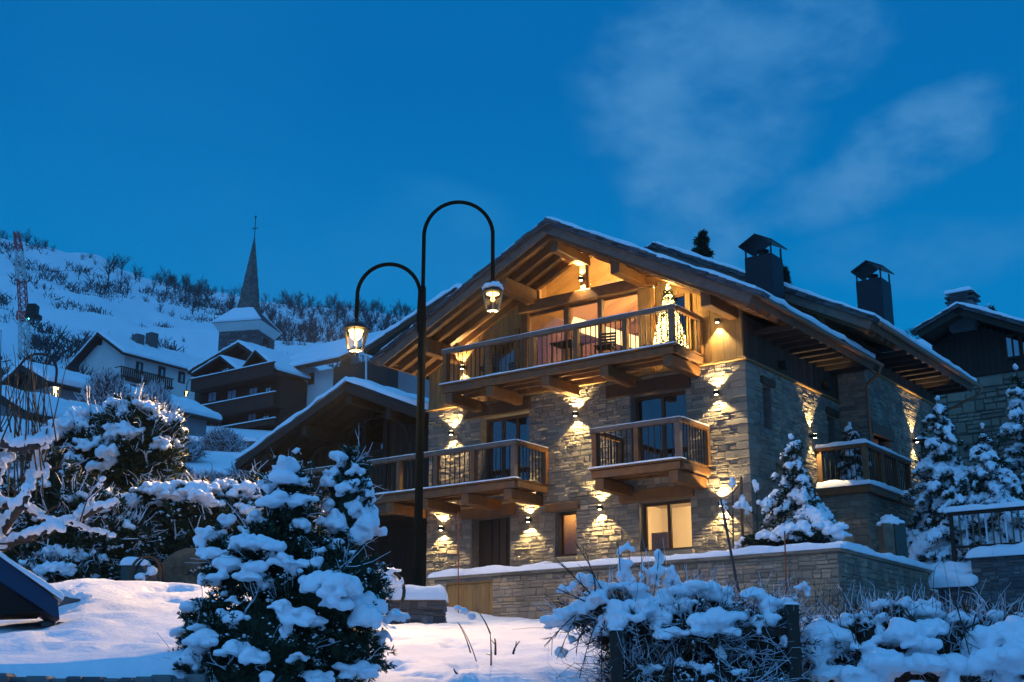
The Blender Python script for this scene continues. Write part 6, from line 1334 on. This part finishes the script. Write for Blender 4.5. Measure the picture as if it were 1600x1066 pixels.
cx += .25; c = MB().tube([(cx, cy, zS - .5), (cx, cy, zTop)], .05, 6).build('cross', 'iron', chh); zc_ = zS + (zTop - zS) * .45; MB().box((cx - .4, cy - .04, zc_ - .04), (cx + .4, cy + .04, zc_ + .04)).build('cross_arm', 'iron', c)
MB().ball((cx, cy, zTop), (.15, .08, .18), 1).build('weather_cock', 'iron', c)
MB().box((.02, 1.6, zT - 2.6), (.12, 3.2, zT - .5)).build('louvre', 'dark_room', chh)
# ---------------------------------------------------------------- tower crane
YK = 175; kb = at(38, 575, YK); LN = at(33, 362, YK).x - kb.x; kr = thing('tower_crane', 'slim red and white lattice tower crane on the hillside, far left', 'crane', tuple(kb))
kt = at(34, 362, YK).z - kb.z; km = at(45, 490, YK).z - kb.z; s = YK / FPX
def mast(z0, z1, w0, w1, x0, x1, m, nm):
    mb = MB(); n = max(2, int((z1 - z0) / 1.0)); cor = [(-1, -1), (1, -1), (1, 1), (-1, 1)]
    P_ = lambda k, c: (LN * (z0 + (z1 - z0) * k / n) / kt + (x0 + (x1 - x0) * k / n) + c[0] * (w0 + (w1 - w0) * k / n), c[1] * (w0 + (w1 - w0) * k / n), z0 + (z1 - z0) * k / n)
    for c in cor: mb.tube([P_(0, c), P_(n, c)], .06, 4)
    for k in range(n):
        for i in range(4): mb.tube([P_(k, cor[i]), P_(k + 1, cor[(i + 1) % 4])], .05, 3); mb.tube([P_(k, cor[(i + 1) % 4]), P_(k + 1, cor[i])], .05, 3); mb.tube([P_(k, cor[i]), P_(k, cor[(i + 1) % 4])], .05, 3)
    return mb.build(nm, m, kr)
mast(-6, km, .62, .58, -.2, .15, 'crane_white', 'mast'); mast(km, km + 5, .52, .50, .1, -.1, 'crane_red', 'mast'); mast(km + 5, km + 9.5, .50, .45, -.1, -.35, 'crane_white', 'mast'); mast(km + 9.5, kt, .45, .30, -.35, -.7, 'crane_red', 'mast')
MB().box((LN * .4 - .7, -.6, km - 1.0), (LN * .4 + .6, .6, km + .2)).build('slewing_ring', 'crane_red', kr); MB().bbox((LN * .4 + .7, -.7, km - .9), (LN * .4 + 2.0, .7, km + 1.3), .1).build('cab', 'iron', kr); MB().box((LN * .4 + 1.9, -.5, km - .9), (LN * .4 + 2.6, .5, km - .3)).build('counterweight', 'iron', kr); MB().ball((LN * .4 + 1.2, -.8, km - 1.0), .09, 1).build('signal_light', 'indicator', kr)

# ================================================================== HILLSIDE WOODS AND SCRUB
def gpoint(u, vapprox=None, r=None):
    x = r * (u - 800) / FPX / .985; y = math.sqrt(max(r * r - x * x, 1)); return x, y
def tree_ribs(h, w, n, rs):
    """bare crown: strips fanning from the trunk"""
    z0 = rs.uniform(.15, .55, n) * h; a = rs.uniform(0, 2 * math.pi, n); e = rs.uniform(.15, 1.25, n); L = w * rs.uniform(.5, 1.0, n)
    P = np.stack([np.zeros(n), np.zeros(n), z0], 1); Q = np.stack([np.cos(a) * np.cos(e) * L, np.sin(a) * np.cos(e) * L, np.minimum(z0 + np.sin(e) * L * 1.6, h * rs.uniform(.8, 1.0, n))], 1)
    n2 = n * 2; i = rs.integers(0, n, n2); f = rs.uniform(.35, .9, n2)[:, None]; P2 = P[i] + (Q[i] - P[i]) * f; Q2 = P2 + (Q[i] - P[i]) * .35 + rs.normal(0, .16 * w, (n2, 3)) + [0, 0, .05 * h]
    return np.concatenate([P, P2]), np.concatenate([Q, Q2])
TV = []
for k in range(6):
    rs = np.random.default_rng(200 + k); P, Q = tree_ribs(1.0, .42, 26, rs); V, F = ribbons(P, Q, .022, .008, seg=2); mb = MB().tube([(0, 0, -.1), (0, 0, .5)], [.03, .015], 5)
    TV.append((V, F, mb))
def tree_thing(x, y, z, h, lab, grp, k, wf=1.0, meshes={}):
    key = k
    if key not in meshes:
        V, F, mb = TV[k]; c = arr_mesh('crown', V, F, 'bark_far'); t_ = mb.build('trunk', 'bark_far', None); meshes[key] = (c.data, t_.data); bpy.data.objects.remove(c); bpy.data.objects.remove(t_)
    r = bpy.data.objects.new('bare_tree', None); link(r); r.location = (x, y, z); r.scale = (h * wf, h * wf, h); r.rotation_euler = (0, 0, rng.uniform(0, 6))
    link(bpy.data.objects.new('crown', meshes[key][0]), r); link(bpy.data.objects.new('trunk', meshes[key][1]), r); tag(r, lab, 'tree', grp); return r
CNT1 = {}; CNT2 = {}
ORDS = ['first', 'second', 'third', 'fourth', 'fifth', 'sixth', 'seventh', 'eighth', 'ninth', 'tenth', 'eleventh', 'twelfth', 'thirteenth', 'fourteenth', 'fifteenth', 'sixteenth', 'seventeenth', 'eighteenth', 'nineteenth', 'twentieth']
def place_label(u, what, cnt):
    k = 'left of the crane mast' if u < 38 else 'right of the crane mast' if u < 200 else 'past the pale house chimney' if u < 390 else 'right of the church spire' if u < 650 else 'right of the street lamp pole'
    cnt[k] = cnt.get(k, 0) + 1; return f'{ORDS[cnt[k] - 1]} {what} {k}'
# trees one can tell apart along the ridge line
for i, (u, hp_) in enumerate([(8, 30), (22, 34), (48, 30), (62, 36), (78, 22), (88, 24), (98, 20), (140, 20), (150, 22), (158, 15), (184, 42), (196, 46), (216, 36), (222, 30), (246, 26), (252, 30), (272, 28), (286, 34), (290, 40), (310, 22), (328, 24), (345, 22), (362, 30), (372, 34), (410, 22), (436, 34), (447, 30), (462, 34), (478, 36), (492, 26), (508, 32), (522, 26), (540, 24), (560, 22), (578, 34), (590, 30), (612, 34), (622, 40), (640, 30), (662, 30), (678, 34)]):
    r = 505 + rng.uniform(-14, 8); x, y = gpoint(u, r=r); h = hp_ / FPX * 505 * 1.15; tree_thing(x, y, gz(x, y) - 1.0, h * .72, place_label(u, 'bare tree on the skyline ridge', CNT1), 'bare trees on the ridge', i % 6, rng.uniform(.9, 1.3))
for i, (u, v, hp_) in enumerate(sorted([(137, 452, 24), (178, 455, 46), (196, 475, 40), (206, 472, 36), (175, 476, 22), (243, 462, 24), (262, 468, 46), (290, 480, 48), (302, 500, 44), (310, 492, 40), (255, 505, 28), (233, 490, 22), (272, 508, 20), (292, 555, 24), (422, 500, 34), (448, 520, 28), (500, 520, 30), (532, 490, 26), (605, 500, 30), (560, 505, 28), (575, 525, 26), (468, 560, 40), (425, 560, 26)])):
    e = (1108 - v) / FPX * .985; rs_ = np.linspace(125, 515, 200); g_ = np.array([gz(*gpoint(u, r=q)) / q for q in rs_]); r = float(rs_[np.argmin(abs(g_ - e))]); x, y = gpoint(u, r=r); tree_thing(x, y, gz(x, y) - .8, hp_ / FPX * r * 1.1, place_label(u, 'bare tree down on the open snow slope', CNT2), 'bare trees on the snow slope', i % 6, rng.uniform(.7, 1.0))
# the wood itself and the scrub dots: nobody could count them
Vs = []; Fs = []; n0 = 0
def add_tree(x, y, z, h, k, w):
    global n0
    V, F, _ = TV[k]; a = rng.uniform(0, 6.28); c, s = math.cos(a), math.sin(a); W = V * [h * w, h * w, h]; W = np.stack([W[:, 0] * c - W[:, 1] * s + x, W[:, 0] * s + W[:, 1] * c + y, W[:, 2] + z], 1); Vs.append(W); Fs.append(F + n0); n0 += len(V)
for i in range(560):
    u = rng.uniform(240, 760); r = rng.uniform(250, 515)
    dens = float(fbm(np.array([[u * .016, r * .012, 0]]), 2)[0])
    if u < 330: lo = 400
    elif u < 400: lo = 330
    else: lo = 270
    if 395 < u < 440 and r > 430 and dens < .1: continue
    if r < lo or dens < -.12: continue
    x, y = gpoint(u, r=r); add_tree(x, y, gz(x, y) - .5, rng.uniform(4, 7.5), i % 6, rng.uniform(.7, 1.1))
for i in range(300):
    u = rng.uniform(-250, 110) if i < 40 else rng.uniform(-1200, -250) if i < 150 else rng.uniform(760, 2400); r = rng.uniform(505, 535); x, y = gpoint(u, r=r); add_tree(x, y, gz(x, y) - .5, rng.uniform(3, 6), i % 6, 1.2)
for i in range(120):
    u = rng.uniform(-150, 160); r = rng.uniform(92, 150); x, y = gpoint(u, r=r); add_tree(x, y, gz(x, y) - .5, rng.uniform(3, 5.5), i % 6, 1.2)
o = arr_mesh('far_wood', np.concatenate(Vs), np.concatenate(Fs), 'bark_far'); o['kind'] = 'stuff'
P = []; Q = []
for i in range(10500):
    u = rng.uniform(-150, 640) if i < 5200 else rng.uniform(-1000, -150) if i < 8500 else rng.uniform(700, 2300); r = rng.uniform(170, 512); 
    if float(fbm(np.array([[u * .03, r * .035, 3]]), 2)[0]) < .09: continue
    x, y = gpoint(u, r=r); z = gz(x, y) + .8
    for q in range(6): P.append((x + rng.normal(0, .8), y + rng.normal(0, .8), z - 1.2)); Q.append((P[-1][0] + rng.normal(0, .9), P[-1][1] + rng.normal(0, .9), z + rng.uniform(-.2, .7)))
V, F = ribbons(np.array(P), np.array(Q), .26, .10, seg=1); o = arr_mesh('hillside_scrub', V, F, 'bark_far'); o['kind'] = 'stuff'

# frosty bushes between the houses
def frosty(label, u, v, wpx, hpx, Y, n=900, m='frost'):
    n = int(n * 2.2)
    b_ = at(u, v, Y); t = thing('frosty_bush', label, 'bush', tuple(b_), group='frost-covered bushes between the houses'); s = Y / FPX; w, h = wpx * s, hpx * s
    def cloud_(n, w_):
        o_ = rng.normal(0, .33, (n, 3)) * [w, w * .8, 0]; P = o_ * .7 + [0, 0, 0]; P[:, 2] = rng.uniform(-.1, .7, n) * h * np.exp(-(o_[:, 0] / w) ** 2 * 1.5)
        Q = P + uvec(n) * [w * .28, w * .28, h * .34] + [0, 0, h * .14]; return P, Q
    P, Q = cloud_(n, 1); V, F = ribbons(P, Q, .055 * Y / 90, .03 * Y / 90, seg=2, bend=.12); arr_mesh('frosted_twigs', V, F, m, t)
    P, Q = cloud_(n // 2, 1); V, F = ribbons(P, Q, .06 * Y / 90, .03 * Y / 90, seg=2, bend=.12); arr_mesh('twigs', V, F, 'bark', t); return t
frosty('frost-covered tangle of twigs in front of the gable of the pale house', 165, 640, 62, 60, 70, 1500)
frosty('frosty bush under the balconies of the pale house', 240, 660, 48, 62, 72, 1200)
frosty('low frosty bush right of the tall rounded evergreen', 285, 715, 50, 34, 55, 900)
frosty('wide frosty bush below the balconied house', 345, 712, 60, 42, 60, 1400)
frosty('frosty bush tucked against the left eave of the dark chalet', 390, 745, 45, 34, 44, 900)
frosty('bluish frosty hedge above the snowy hedge top', 330, 765, 70, 26, 40, 1200)
frosty('frost-covered bush at the bottom of the terraced bank', 285, 758, 36, 30, 42, 800)
# terraced bank walls below the balconied house
for i, (u0, u1, v, Y) in enumerate(((275, 400, 690, 66), (285, 380, 715, 58), (270, 420, 742, 50))):
    P0, P1 = at(u0, v, Y), at(u1, v - 3, Y); t = thing('garden_terrace_wall', ['upper low garden wall with snow on top on the bank below the balconied house', 'middle low garden wall with snow on top on the bank', 'lowest and longest snow-topped garden wall on the bank'][i], 'garden wall', tuple(P0), group='garden walls on the bank')
    w = P1.x - P0.x; MB().box((0, 0, -2.2), (w, .5, 0)).build('wall', 'stone_dark', t); snow_slab('snow_cap', t, (-.1, -.1, 0), (w + .1, -.1, 0), (w + .1, 2.2, .2), (-.1, 2.2, .2), .22, 24, 5, edge=.12, amp=.5, seed=130 + i)

# ================================================================== AIR
hz = MB().box((-900, -60, -8), (900, 640, 240)).build('haze', None); hz['kind'] = 'stuff'
hm = bpy.data.materials.new('haze'); hm.use_nodes = True; t_ = hm.node_tree; t_.nodes.clear()
o_ = N(t_, 'ShaderNodeOutputMaterial'); v_ = N(t_, 'ShaderNodeVolumePrincipled'); v_.inputs['Color'].default_value = (.72, .86, 1, 1); v_.inputs['Density'].default_value = .0002; v_.inputs['Anisotropy'].default_value = .2
t_.links.new(v_.outputs[0], o_.inputs['Volume']); hz.data.materials.append(hm)
